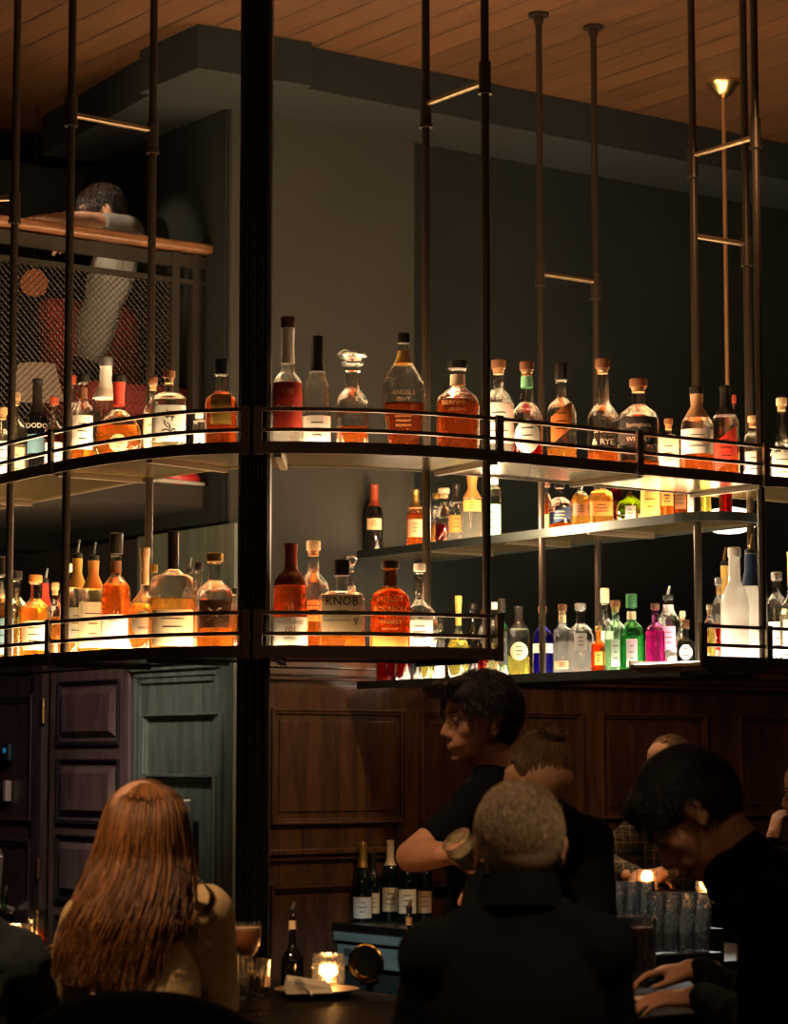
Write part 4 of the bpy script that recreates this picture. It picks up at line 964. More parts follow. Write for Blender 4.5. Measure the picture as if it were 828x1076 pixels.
def add_hand(mb, wr, dirv, nrm, side=1, curl=.5, s=1.0, spread=.14):
    "palm from the wrist along dirv; nrm = back-of-hand normal; fingers curl away from nrm; side=+1 thumb towards dir x nrm"
    d = Vector(dirv).normalized(); n = (Vector(nrm)-d*Vector(nrm).dot(d)).normalized(); x = d.cross(n)*side
    B = Matrix((x, d, n)).transposed().to_4x4(); T = lambda a, b, c: wr+(x*a+d*b+n*c)*s
    mb.ell(T(0, .045, 0), (.040*s, .052*s, .015*s), B); mb.ell(T(.016, .03, -.004), (.024*s, .034*s, .017*s), B); mb.cap(T(0, -.03, 0), T(0, .02, 0), .023*s, .026*s)
    for i, (fx, L_) in enumerate(((.030, .070), (.010, .079), (-.010, .074), (-.029, .058))):
        p = T(fx, .085 if i < 3 else .078, 0); an = fx*spread/.03*.5; c = 0; r = (.0088-.0006*i)*s
        mb.cap(T(fx*.7, .05, 0), p, .011*s, r)
        for k, fr in enumerate((.45, .32, .23)):
            c += curl*(.75 if k == 0 else 1.0)
            q = p+((d*math.cos(c)-n*math.sin(c))*math.cos(an)+x*math.sin(an))*L_*fr*s
            mb.cap(p, q, r, r*.9); p = q; r *= .9
    p0 = T(.022, .02, -.006); p1 = T(.046, .050, -.012-.01*curl); p2 = T(.050-.01*curl, .078, -.018-.02*curl); p3 = T(.046-.02*curl, .098, -.022-.028*curl)
    mb.cap(p0, p1, .0145*s, .0115*s); mb.cap(p1, p2, .011*s, .0095*s); mb.cap(p2, p3, .0095*s, .008*s)
def add_torso(mb, J, g=0, w_=1.0, sleeve='long', skin=False):
    nk = J['neck']; L, Rr = J['shL'], J['shR']; pel = J['pel']
    ax = (Rr-L); ax.z *= .3; ax.normalize(); up = ((L+Rr)/2-pel).normalized(); fw = ax.cross(up).normalized()*-1
    up = fw.cross(ax).normalized()*-1 if False else up
    B = Matrix((ax, ax.cross(up).normalized(), up)).transposed().to_4x4()
    mid = (L+Rr)/2; hw = (Rr-L).length/2
    mb.cap(L, Rr, .055*w_+g, .055*w_+g)
    for q in (L, Rr): mb.cap(nk+(mid-nk)*.1, q, .052+g, .05*w_+g); mb.ell(q, (.062*w_+g,)*3)
    ch = mid.lerp(pel, .28); mb.ell(ch, (hw*.98*w_+g, .115*w_+g, .20+g), B, n=28, k=18)
    bl = mid.lerp(pel, .62); mb.ell(bl, (hw*.80*w_+g, .105*w_+g, .20+g), B, n=28, k=18)
    mb.ell(pel, (hw*.88*w_+g, .12*w_+g, .15+g), B, n=28, k=18)
def add_arm(mb, a, b, c, g=0, r=(.050, .040, .026), to_wrist=True, frac=1.0):
    mb.cap(a, b, r[0]+g, r[1]+g, n=18)
    if to_wrist: mb.cap(b, b.lerp(c, .35), r[1]+g, r[1]*.98+g, n=18); mb.cap(b.lerp(c, .35), b.lerp(c, frac), r[1]*.98+g, r[2]+g, n=18)
def hair_sheet(M, s, region, seed, n, length, r, lift=.004, flow=(0, -1, -.6), puff=1.0, wave=0, segs=4, jitter=.3):
    rnd = random.Random(seed); out = []
    c = Vector((0, -.012, .026)); rad = Vector((.075, .094, .088))*puff
    while len(out) < n:
        z = rnd.uniform(-1, 1); t = rnd.uniform(0, 2*math.pi); k = math.sqrt(1-z*z)
        u = Vector((k*math.cos(t), k*math.sin(t), z))
        if not region(u, rnd): continue
        p = c+Vector((u.x*rad.x, u.y*rad.y, u.z*rad.z)); ln = [M @ p]
        f = Vector(flow)+Vector((rnd.uniform(-1, 1), rnd.uniform(-1, 1), rnd.uniform(-1, 1)))*jitter
        L_ = length*rnd.uniform(.6, 1.1)
        for i in range(1, segs+1):
            nn = Vector(((p.x-c.x)/rad.x**2, (p.y-c.y)/rad.y**2, (p.z-c.z)/rad.z**2)).normalized()
            tg = (f-nn*f.dot(nn)); tg.normalize()
            p = p+tg*(L_/segs)+nn*lift/segs
            # keep it hugging the scalp
            q = Vector(((p.x-c.x)/rad.x, (p.y-c.y)/rad.y, (p.z-c.z)/rad.z))
            if q.length < 1.01: q = q/q.length*1.02; p = c+Vector((q.x*rad.x, q.y*rad.y, q.z*rad.z))
            ln.append(M @ (p+Vector((math.sin(i*1.7+t*3)*wave, 0, 0))))
        out.append(ln)
    return out
def hair_cap(M, s, name, mat, parent, parts, voxel=.005):
    mb = MB()
    for c, r in parts: mb.ell(M @ Vector(c), tuple(k*s for k in r), M.to_3x3().normalized().to_4x4(), n=26, k=18)
    return remesh(mb, name, mat, parent, voxel, 3)
def eyes(M, s, parent):
    for x in (-1, 1):
        mb = MB(); mb.ell(M @ Vector((x*.030, .0745, .004)), (.0105*s,)*3); o = mb.build('eye', pm('eye_white', (.22, .19, .17), .3), None, True)
        o.parent = parent; o.matrix_parent_inverse = Matrix.Translation(parent.location).inverted()
        mb = MB(); mb.ell(M @ Vector((x*.030, .0825, .004)), (.005*s, .0035*s, .005*s)); o2 = mb.build('iris', pm('iris_brown', (.03, .015, .01), .15), None, True)
        o2.parent = parent; o2.matrix_parent_inverse = Matrix.Translation(parent.location).inverted()
    mb = MB()
    for x in (-1, 1): mb.cap(M @ Vector((x*.014, .090, .024)), M @ Vector((x*.044, .078, .027)), .0035*s, .0025*s, n=8)
    return mb
def pj(mb, name, mat, parent, smooth=True):
    o = mb.build(name, mat, None, smooth); o.parent = parent; o.matrix_parent_inverse = Matrix.Translation(parent.location).inverted(); return o
def glasses(M, s, parent):
    mb = MB()
    for x in (-1, 1):
        pts = [M @ Vector((x*.032+.023*math.cos(t), .098-.004*abs(math.cos(t)), .003+.018*math.sin(t))) for t in [2*math.pi*i/16 for i in range(17)]]
        mb.path(pts, .0016*s, 6); mb.path([M @ Vector((x*.055, .094, .008)), M @ Vector((x*.074, .06, .008)), M @ Vector((x*.080, -.01, .002))], .0016*s, 6)
    mb.path([M @ Vector((-.01, .098, .005)), M @ Vector((.01, .098, .005))], .0016*s, 6)
    pj(mb, 'eyeglasses', pm('glasses_frame', (.05, .035, .03), .2, .5), parent)
def legs(mb, J, g, fwd, knee=.30, foot_z=.09):
    "seated or standing legs from the pelvis"
    pel = J['pel']; sd = Vector((-fwd.y, fwd.x, 0))
    for k in (-1, 1):
        h = pel+sd*k*.09-Vector((0, 0, .04))
        if J.get('stand'):
            kn = Vector((h.x, h.y, .50)); ft = Vector((h.x, h.y, foot_z))
        else:
            kn = h+fwd*knee; kn.z = h.z-.03; ft = kn-fwd*.12; ft.z = max(foot_z, kn.z-.46)
        mb.cap(h, kn, .085+g, .06+g); mb.cap(kn, ft, .056+g, .042+g)
        mb.cap(ft, ft+fwd*.15-Vector((0, 0, .03)), .042+g, .035+g)
def person(label, head, yaw, pitch, roll, J, skin, top_mat, hs=1.0, w_=1.0, sleeve='long', hands=(), smile=0, fwd=None, voxel=.0065, collar=0, disp=.012, group=None, trouser=None, ears=True, gl=False, brow=None):
    J = {k: (v if isinstance(v, (Vector, bool)) else PY(*v)) for k, v in J.items()}
    H = PY(*head); M = head_matrix(H, yaw, pitch, roll, hs)
    root = empty('person', (J['pel'].x, J['pel'].y, 0), 0, label, 'person', group)
    fwd = fwd or Vector((-math.sin(R(yaw)), math.cos(R(yaw)), 0))
    mb = MB(); add_head(mb, M, hs, smile, ears)
    mb.cap(M @ Vector((0, -.022, -.045)), J['neck'], .054*hs, .058, n=20)
    mb.cap(J['neck'], (J['shL']+J['shR'])/2, .058, .07)
    add_torso(mb, J, -.004, w_)
    for s_ in 'LR':
        if 'el'+s_ in J: add_arm(mb, J['sh'+s_], J['el'+s_], J['wr'+s_], 0)
    for (s_, dr, nr, side, curl) in hands: add_hand(mb, J['wr'+s_], dr, nr, side, curl, 1.0)
    legs(mb, J, 0, fwd)
    remesh(mb, 'body', skin, root, voxel if voxel else .006, 2)
    # clothes
    mb = MB(); add_torso(mb, J, .008, w_)
    for s_ in 'LR':
        if 'el'+s_ in J: add_arm(mb, J['sh'+s_], J['el'+s_] if sleeve != 'short' else J['sh'+s_].lerp(J['el'+s_], .62), J['wr'+s_], .010, to_wrist=sleeve == 'long', frac=.96)
    if collar: mb.cap(J['neck']+Vector((0, 0, .0)), J['neck']-Vector((0, 0, .03)), .066, .08)
    mb.cap(J['neck']-Vector((0, 0, .035)), (J['shL']+J['shR'])/2, .07, .09)
    remesh(mb, 'top', top_mat, root, .009, 5, disp)
    mb = MB(); legs(mb, J, .012, fwd, foot_z=.14); mb.ell(J['pel'], (.17*w_, .15, .13)); remesh(mb, 'trousers', trouser or pm('dark_denim', (.015, .017, .022), .9), root, .012, 3)
    if gl: glasses(M, hs, root)
    return root, M, J
def stool(P, label, back=None, h=.66, rz=0):
    root = empty('bar_stool', (P.x, P.y, 0), rz, label, 'bar stool', 'bar stools')
    fab = pm('stool_upholstery', (.002, .002, .002), .95); fab.node_tree.nodes['Principled BSDF'].inputs['Specular IOR Level'].default_value = .03
    m = MB(); m.lathe([(.02, h-.06), (.17, h-.06), (.19, h-.03), (.18, h), (.02, h+.005)], 28); m.build('seat', fab, root, True)
    for a in (45, 135, 225, 315):
        m = MB(); c, s = math.cos(R(a)), math.sin(R(a)); m.tube((.12*c, .12*s, h-.06), (.2*c, .2*s, 0), .014); m.build('leg', black_metal, root, True)
    m = MB(); m.path([(.18*math.cos(2*math.pi*i/20), .18*math.sin(2*math.pi*i/20), .25) for i in range(21)], .009); m.build('foot_ring', black_metal, root, True)
    if back:
        zb, wd = back; vs = []; n = 16
        m = MB()
        for i in range(n+1):
            t = -1+2*i/n; x = t*wd; y = -.30+.10*t*t; zt = zb-.045*t*t-.05*abs(t)**3
            vs += [(x, y, h-.02), (x, y, zt), (x, y+.035, zt), (x, y+.035, h-.02)]
        fs = []
        for i in range(n): 
            for k in range(4): fs.append((i*4+k, i*4+(k+1) % 4, i*4+4+(k+1) % 4, i*4+4+k))
        fs += [(3, 2, 1, 0), (n*4, n*4+1, n*4+2, n*4+3)]
        m.add(vs, fs); m.build('backrest', fab, root, True, bevel=.01)
    return root
V = Vector
# 1 ---- woman with long red-brown hair
pel = V((-.50, 5.22, .80))
root, M, J = person('person with long wavy auburn hair in a fitted tan top, back turned, at left', (152, 872, 5.38), -28, -4, 2,
    dict(neck=(150, 938, 5.33), shL=(92, 968, 5.33), shR=(216, 958, 5.33), elL=(66, 1058, 5.42), wrL=(100, 1062, 5.68), elR=(229, 1055, 5.42), wrR=(212, 1064, 5.68), pel=pel),
    SK1, pm('tan_knit', (.52, .36, .18), .85, noise=.06, scale=60, bump=.1), hs=.95, w_=.84, hands=(('L', (0, 1, 0), (0, 0, 1), -1, .4), ('R', (-.3, 1, 0), (0, 0, 1), 1, .4)), disp=.008)
stool(V((-.50, 5.18, 0)), 'dark bar stool with curved black backrest behind the person with auburn hair', back=(1.205, .25))
rnd = random.Random(3)
tab = [(822, 0, 153, .001), (827, 24, 153, 5.36), (838, 37, 153, 5.36), (852, 44, 153, 5.34), (880, 50, 151, 5.32), (910, 58, 149, 5.28), (940, 66, 144, 5.25), (970, 72, 138, 5.23), (1000, 77, 133, 5.215), (1035, 78, 130, 5.21)]
def hv(v):
    for a, b in zip(tab[:-1], tab[1:]):
        if v <= b[0]:
            t = (v-a[0])/(b[0]-a[0]); t2 = math.sqrt(t) if a is tab[0] else t
            return a[1]+(b[1]-a[1])*t2, a[2]+(b[2]-a[2])*t
    return tab[-1][1], tab[-1][2]
def hpt(q, v, layer, ph, wv):
    hw_, uc = hv(v); u = uc+q*hw_*(.92+.08*layer)
    back = math.sqrt(max(0, 1-q*q))
    if v < 900:
        rr = .15*math.sqrt(max(0.02, 1-((v-892)/73)**2)) if v < 892 else .15
        Y = 5.385-back*rr*(.90+.12*layer)
    else:
        t = min(1, (v-900)/70); Y = 5.385-back*.15*(.90+.12*layer)-.06*t
    amp = wv*max(0, min(1, (v-870)/110)); u += amp*3.6*math.sin(v/14.5+ph)+1.6*math.sin(v/31+ph*1.7); 
    Y += amp*.009*math.cos(v/14.5+ph)
    return PY(u, v, Y)
lines = []
for i in range(3400):
    q = rnd.uniform(-1, 1); q = math.copysign(abs(q)**.8, q); layer = rnd.random(); clump = int((q+1)*19+layer*4); ph = clump*2.4+rnd.gauss(0, .55)
    vend = 1040-rnd.random()**1.6*75+6*math.sin(clump*1.9)-abs(q)*(10 if q < 0 else 34)
    if q > .55: vend = min(vend, 1000)
    if q > .62 : vend = min(vend, 935+rnd.random()*55)
    k = 26; v0 = 823+rnd.random()*4; ln = []
    for j in range(k+1):
        v = v0+(vend-v0)*(j/k)**1.15; qq = q*(1 if v > 830 else 1)
        ln.append(hpt(qq, v, layer, ph, 1.0+.2*math.sin(clump)))
    lines.append(ln)
for i in range(60):   # loose lock curling over the right shoulder
    o_ = rnd.gauss(0, 1); ln = []
    for j in range(15):
        t = j/14; u = 190+34*math.sin(t*2.5)+o_*1.6; v = 912+52*t+o_*1.1; ln.append(PY(u, v, 5.24+.004*o_))
    lines.append(ln)
strands('hair', hair_mat('hair_auburn', (.022, .008, .003), (.38, .155, .045)), root, lines, .0017, 5)
mb = MB(); 
for v in range(832, 1010, 8):
    hw_, uc = hv(v); P = hpt(0, v, .2, 0, 0); c = PY(uc, v, P.y+.095); mb.ell(c, (hw_*.80*P.y/F, .075, .03))
mb.ell(M @ V((0, -.004, .030)), (.066, .080, .074))
remesh(mb, 'hair_mass', pm('hair_auburn_base', (.09, .032, .012), .6), root, .008, 4)

# 2 ---- grey haired man, back of the head
pel = V((.23, 4.5, .80))
root, M, J = person('person with short grey hair in a black jacket, back turned, centre foreground', (545, 890, 4.72), 4, -6, 0,
    dict(neck=(546, 950, 4.68), shL=(458, 1004, 4.66), shR=(628, 1000, 4.66), elL=(425, 1160, 4.72), wrL=(470, 1150, 5.0), elR=(655, 1160, 4.72), wrR=(640, 1140, 5.0), pel=pel),
    SK2, BLACKC, w_=1.06, hs=1.03, hands=(('L', (0, 1, 0), (0, 0, 1), -1, .4), ('R', (0, 1, 0), (0, 0, 1), 1, .4)), collar=1)
mb = MB(); mb.lathe([(.088, -.05), (.078, -.01), (.070, .016), (.064, .017), (.07, -.04)], 30, c=(0, 0, 0)); o = pj(mb, 'collar', BLACKC, root)
o.matrix_parent_inverse = Matrix.Identity(4); o.location = PY(546, 930, 4.69)-root.location; o.rotation_euler = (R(-12), 0, 0)
hair_cap(M, 1.03, 'hair_mass', pm('hair_grey_base', (.26, .19, .12), .9), root, [((0, -.018, .034), (.076, .092, .086)), ((0, -.035, .0), (.072, .072, .075))])
reg = lambda u, r: u.z > -.50+.5*max(0, u.y+.1)*2 and u.y < .55 and not (abs(u.x) > .8 and u.z < -.25 and u.y > -.1)
strands('hair', hair_mat('hair_grey', (.10, .06, .03), (.55, .38, .22)), root, hair_sheet(M, 1, reg, 11, 5200, .030, .001, .006, (0, -.5, -1), 1.04, jitter=.45), .0011, 6)
stool(V((.23, 4.5, 0)), 'bar stool under the person with short grey hair')

# 3 ---- bartender, profile to the left, smiling
pel = V((.22, 6.88, 1.0))
root, M, J = person('person with tousled dark hair in a black shirt, smiling in profile, holding a glass', (503, 756, 6.50), 112, -4, -4,
    dict(neck=(520, 812, 6.54), shL=(500, 848, 6.40), shR=(545, 852, 6.70), elL=(432, 900, 6.30), wrL=(476, 897, 6.05), elR=(560, 920, 6.6), wrR=(520, 930, 6.2), pel=pel, stand=True),
    SK2, BLACKC, sleeve='short', smile=1, hands=(('L', (1, -.35, .1), (-.3, -.6, .6), 1, .55), ('R', (-.5, -1, 0), (0, 0, 1), 1, .5)), disp=.006, fwd=V((-.8, -.6, 0)))
eb = eyes(M, 1, root); pj(eb, 'eyebrows', pm('brow_dark', (.02, .012, .01), .8), root)
mb = MB(); mb.ell(M @ V((0, .0875, -.0655)), (.004, .017, .003), M.to_3x3().to_4x4() @ Matrix.Rotation(R(90), 4, 'Z')); pj(mb, 'teeth', pm('teeth', (.8, .75, .65), .3), root)
hair_cap(M, 1, 'hair_mass', pm('hair_black_base', (.010, .007, .006), .8), root, [((0, -.025, .042), (.083, .094, .085)), ((0, .035, .085), (.066, .055, .034)), ((0, -.06, -.01), (.076, .05, .07)), ((.03, .05, .07), (.04, .045, .03)), ((-.03, .05, .07), (.04, .045, .03))])
reg = lambda u, r: (u.z > .12 or u.y < -.2) and u.z > -.75 and u.y < .75
hl = hair_sheet(M, 1, reg, 21, 2600, .075, .001, .012, (0, -.35, -.8), 1.08, wave=.004, segs=6, jitter=.9)
for i in range(160):
    x = random.uniform(-.05, .05); y0 = random.uniform(.03, .075); hl.append([M @ V((x+random.uniform(-.004, .004)*j, y0+.055*math.sin(j*.42), .108-.004*j*j+.004*j)) for j in range(5)])
strands('hair', hair_mat('hair_black', (.008, .006, .005), (.035, .022, .016)), root, hl, .0016, 8)

# 4 ---- colleague with a bun, head bowed
pel = V((.37, 6.32, .95))
root, M, J = person('person with blond-brown hair in a bun and black top, head bowed over work', (566, 822, 5.98), 204, -42, -8,
    dict(neck=(566, 852, 6.12), shL=(618, 884, 6.10), shR=(530, 880, 6.12), elL=(628, 960, 6.0), wrL=(590, 985, 5.75), elR=(505, 950, 6.0), wrR=(540, 985, 5.75), pel=pel, stand=True),
    SK1, BLACKC, hs=.97, w_=.92, hands=(('L', (-.5, -1, 0), (0, 0, 1), -1, .5), ('R', (.3, -1, 0), (0, 0, 1), 1, .5)), disp=.006, fwd=V((0, -1, 0)))
eb = eyes(M, .97, root); pj(eb, 'eyebrows', pm('brow_brown', (.10, .05, .02), .8), root)
hair_cap(M, .97, 'hair_mass', pm('hair_blond_base', (.12, .065, .03), .7), root, [((0, -.022, .040), (.077, .094, .084)), ((0, -.05, .108), (.032, .032, .028))])
reg = lambda u, r: u.z > .1+.45*max(0, u.y) or (u.y < -.1 and u.z > -.5)
hl = hair_sheet(M, 1, reg, 31, 2000, .06, .001, .003, (0, -.9, .5), 1.035, segs=5, jitter=.12)
for i in range(260):
    t0 = random.uniform(0, 6.28); tilt = random.uniform(-1, 1); rr = .024+random.uniform(-.004, .008)
    hl.append([M @ V((rr*1.15*math.cos(t0+.35*j), -.05+rr*1.1*math.sin(t0+.35*j), .112+.026*tilt*math.cos(.5*j))) for j in range(8)])
strands('hair', hair_mat('hair_blond', (.08, .042, .018), (.36, .22, .10)), root, hl, .0013, 9)

# 5 ---- man in plaid shirt across the bar
pel = V((1.02, 9.55, .85))
plaid = plaid_mat()
root, M, J = person('person in plaid shirt and glasses with receding hair, leaning on the far counter', (704, 806, 9.30), 128, -14, 0,
    dict(neck=(706, 843, 9.38), shL=(735, 878, 9.3), shR=(672, 872, 9.42), elL=(748, 925, 9.05), wrL=(700, 918, 8.86), elR=(626, 905, 9.2), wrR=(668, 920, 8.9), pel=pel),
    SK1, plaid, hands=(('L', (-1, -.2, 0), (0, -.3, 1), -1, .5), ('R', (1, -.2, 0), (0, -.3, 1), 1, .5)), gl=True, fwd=V((-.6, -.8, 0)))
eb = eyes(M, 1, root); pj(eb, 'eyebrows', pm('brow_brown', (.10, .05, .02), .8), root)
reg = lambda u, r: (u.z > .25 and u.y < .55 and r.random() < .8) or (u.y < -.1 and u.z > -.6) or (abs(u.x) > .75 and u.z > -.2 and u.y < .2)
strands('hair', hair_mat('hair_sandy', (.10, .06, .03), (.38, .26, .15)), root, hair_sheet(M, 1, reg, 41, 2200, .025, .001, .003, (0, -.8, -.4), 1.03), .0013, 10)
stool(V((1.02, 9.55, 0)), 'bar stool under the person in the plaid shirt', h=.72)

# 6 ---- dark haired man bending forward at right
pel = V((.98, 4.72, .82))
root, M, J = person('person with dark hair and black shirt bending over the bar, right foreground', (727, 858, 4.98), 78, -46, 6,
    dict(neck=(778, 902, 4.96), shL=(806, 962, 4.80), shR=(826, 925, 5.12), elL=(800, 1085, 4.85), wrL=(738, 1048, 5.25), elR=(790, 1060, 5.35), wrR=(735, 1020, 5.5), pel=pel),
    SK2, BLACKC, hs=1.03, collar=1, hands=(('L', (-1, .15, -.05), (.1, -.3, 1), 1, .35), ('R', (-1, .1, .0), (0, 0, 1), -1, .4)), disp=.008, fwd=V((-.5, .86, 0)))
eb = eyes(M, 1, root); pj(eb, 'eyebrows', pm('brow_dark', (.02, .012, .01), .8), root)
hair_cap(M, 1, 'hair_mass', pm('hair_black_base', (.010, .007, .006), .8), root, [((0, -.02, .046), (.088, .104, .094)), ((0, .045, .082), (.062, .055, .036)), ((0, -.05, .0), (.076, .06, .06))])
reg = lambda u, r: (u.z > .15 or (u.y < -.15 and u.z > -.62)) and u.y < .8
strands('hair', MATS['hair_black'], root, hair_sheet(M, 1, reg, 51, 3000, .05, .001, .008, (0, .3, -.8), 1.10, segs=5, jitter=.45), .0015, 11)
stool(V((.98, 4.70, 0)), 'bar stool under the dark haired person bending forward')

# 7 ---- bald man at the right edge
pel = V((1.62, 8.75, .85))
root, M, J = person('bald person with glasses and dark jacket at the right edge, hand raised to chin', (852, 832, 8.55), 98, -8, 0,
    dict(neck=(862, 868, 8.62), shL=(850, 905, 8.45), shR=(880, 900, 8.8), elL=(812, 950, 8.3), wrL=(812, 884, 8.30), elR=(850, 950, 8.6), wrR=(820, 940, 8.3), pel=pel),
    SK1, BLACKC, gl=True, hands=(('L', (.25, .1, 1), (-1, -.4, .2), -1, 1.0), ('R', (-1, -.2, 0), (0, 0, 1), -1, .4)), fwd=V((-.9, -.4, 0)))
eb = eyes(M, 1, root); pj(eb, 'eyebrows', pm('brow_brown', (.10, .05, .02), .8), root)
stool(V((1.62, 8.75, 0)), 'bar stool under the bald person', h=.72)

# 8 ---- jacket sleeve at the lower left
pel = V((-.92, 4.85, .80))
root, M, J = person('person in dark blue-grey jacket mostly beyond the left edge, sleeve resting on bar', (-70, 895, 5.0), -30, -5, 0,
    dict(neck=(-50, 965, 5.0), shL=(-110, 1010, 5.0), shR=(14, 1012, 5.02), elL=(-130, 1080, 5.1), wrL=(-80, 1070, 5.4), elR=(44, 1060, 5.12), wrR=(12, 1040, 5.5), pel=pel),
    SK1, pm('blue_grey_jacket', (.007, .011, .014), .95, noise=.3, scale=20, bump=.3), w_=1.05, hands=(('L', (0, 1, 0), (0, 0, 1), -1, .4), ('R', (-.3, 1, 0), (0, 0, 1), 1, .4)), disp=.03)
hair_cap(M, 1, 'hair', pm('hair_black_base', (.010, .007, .006), .8), root, [((0, -.018, .034), (.080, .096, .09))])
stool(V((-.92, 4.82, 0)), 'bar stool of the person in the blue-grey jacket')

# 9 ---- person leaning on the mezzanine handrail
pel = V((-1.34, 10.44, 3.27))
root, M, J = person('person in pale grey t-shirt leaning folded on the mezzanine handrail, hand hanging over', (107, 225, 10.20), 105, -28, 0,
    dict(neck=(120, 246, 10.26), shL=(132, 241, 10.12), shR=(128, 252, 10.42), elL=(97, 233, 10.02), wrL=(64, 230, 9.9), elR=(112, 262, 10.4), wrR=(92, 258, 10.2), pel=pel),
    SK1, pm('pale_grey_cotton', (.28, .27, .25), .9), sleeve='short', w_=.8, hands=(('L', (-1, -.35, .03), (0, -.2, 1), 1, .2), ('R', (-1, 0, 0), (0, 0, 1), -1, .4)), disp=.006, fwd=V((-.3, .95, 0)))
hair_cap(M, 1, 'hair_mass', pm('hair_dark_brown', (.035, .02, .013), .7), root, [((0, -.02, .040), (.080, .098, .088)), ((0, -.045, .0), (.074, .066, .07)), ((0, .03, .07), (.06, .05, .035))])
reg = lambda u, r: u.z > .1 or (u.y < -.2 and u.z > -.6)
strands('hair', MATS['hair_black'], root, hair_sheet(M, 1, reg, 61, 1500, .04, .001, .006, (0, .2, -.8), 1.12, segs=4, jitter=.5), .0016, 12)
mb = MB(); mb.lathe([(.031, -.012), (.034, 0), (.031, .012)], 20, M=(J['wrL']-J['elL']).to_track_quat('Z', 'Y').to_matrix().to_4x4(), closed=False, c=J['wrL'].lerp(J['elL'], .15)); pj(mb, 'wristwatch', steel, root)
# ------------------------------------------------------------------ counters
CZ = 1.10
def bar_block(name, p0, dirv, length, width, z, top_t, label, body_in=.12):
    n = V((-dirv.y, dirv.x, 0)); c = p0+dirv*length/2; an = math.atan2(dirv.y, dirv.x)
    root = empty(name, (c.x, c.y, 0), an, label, 'bar counter')
    m = MB(); m.box((0, 0, z-top_t/2), (length, width, top_t)); m.build('counter_top', counter_m, root, bevel=.008)
    m = MB(); m.box((0, .0, (z-top_t)/2), (length-.02, width-2*body_in, z-top_t)); m.build('counter_base', pm('bar_front', (.02, .012, .009), .5), root)
    return root
cA = PZ(620, 1052, CZ); cA.z = 0
corner = V((.02, 5.42, 0))
bar_block('bar_counter', corner-AX*.30, AX, 2.6, .60, CZ, .05, 'dark polished bar counter in front of the person with grey hair')
bar_block('bar_counter', corner+BX*.30, BX, 2.3, .60, CZ, .05, 'dark polished bar counter in front of the person with auburn hair')
lc = V((.93, 8.55, 0))
bar_block('bar_counter', lc+BX*1.0-AX*0, -BX, 2.1, .5, 1.20, .05, 'far dark counter beneath the lower back shelf')
# work station with the glasses
ws = PZ(700, 1003, 1.09); ws.z = 0
root = empty('work_station', (ws.x+.02, ws.y+.1, 0), ANG_A, 'dark work station inside the bar holding rows of upturned glasses', 'work station')
m = MB(); m.box((0, 0, 1.07), (.9, .62, .03)); m.build('station_top', rubber, root); m = MB(); m.box((0, 0, .53), (.86, .58, 1.05)); m.build('station_body', black_metal, root)

# ------------------------------------------------------------------ glassware
cut_m = glass('cut_glass', (.93, .93, .92), edge=.9, rough=.06, refr=.6, base=.38, frost=.02)
counter_m.node_tree.nodes['Principled BSDF'].inputs['Specular IOR Level'].default_value = .02; counter_m.node_tree.nodes['Principled BSDF'].inputs['Coat Weight'].default_value = 0
def tumbler(P, r, h, label, group, drink=None, dm=None, cuts=16, cat='glass', name='tumbler', thick=.003, liqh=.5):
    root = empty(name, P, random.random(), label, cat, group)
    m = MB(); n = cuts*2; rows = [(0, .88), (.06, .9), (.5, .97), (.93, 1.0), (1.0, 1.0)]
    vs = []
    if cuts == 12: rows = [(0, .88), (.06, .9), (.25, .93), (.45, .96), (.55, .97), (.65, .98), (.75, .99), (.85, 1.0), (.94, 1.0), (1.0, 1.0)]
    for j_, (t, k) in enumerate(rows):
        for i in range(n):
            q = 2*math.pi*i/n; odd = (i+(j_ if cuts == 12 and t > .5 else 0)) % 2
            rr = r*k*(1-(.07 if odd and .03 < t < .9 else 0)); vs.append((rr*math.cos(q), rr*math.sin(q), h*t))
    inn = [(1.0, 1.0), (.5, .95), (.12, .86)]
    for t, k in inn:
        for i in range(n):
            q = 2*math.pi*i/n; rr = r*k-thick; vs.append((rr*math.cos(q), rr*math.sin(q), h*t))
    fs = [(j*n+i, j*n+(i+1) % n, (j+1)*n+(i+1) % n, (j+1)*n+i) for j in range(len(rows)+len(inn)-1) for i in range(n)]
    fs += [tuple(reversed(range(n))), tuple(range((len(rows)+len(inn)-1)*n, (len(rows)+len(inn))*n))]
    m.add(vs, fs); m.build('glass_body', cut_m, root)
    if drink: m = MB(); m.lathe([(r*.84-thick, h*.13), (r*.93-thick, h*liqh)], 24); m.build('drink', drink, root)
    return root
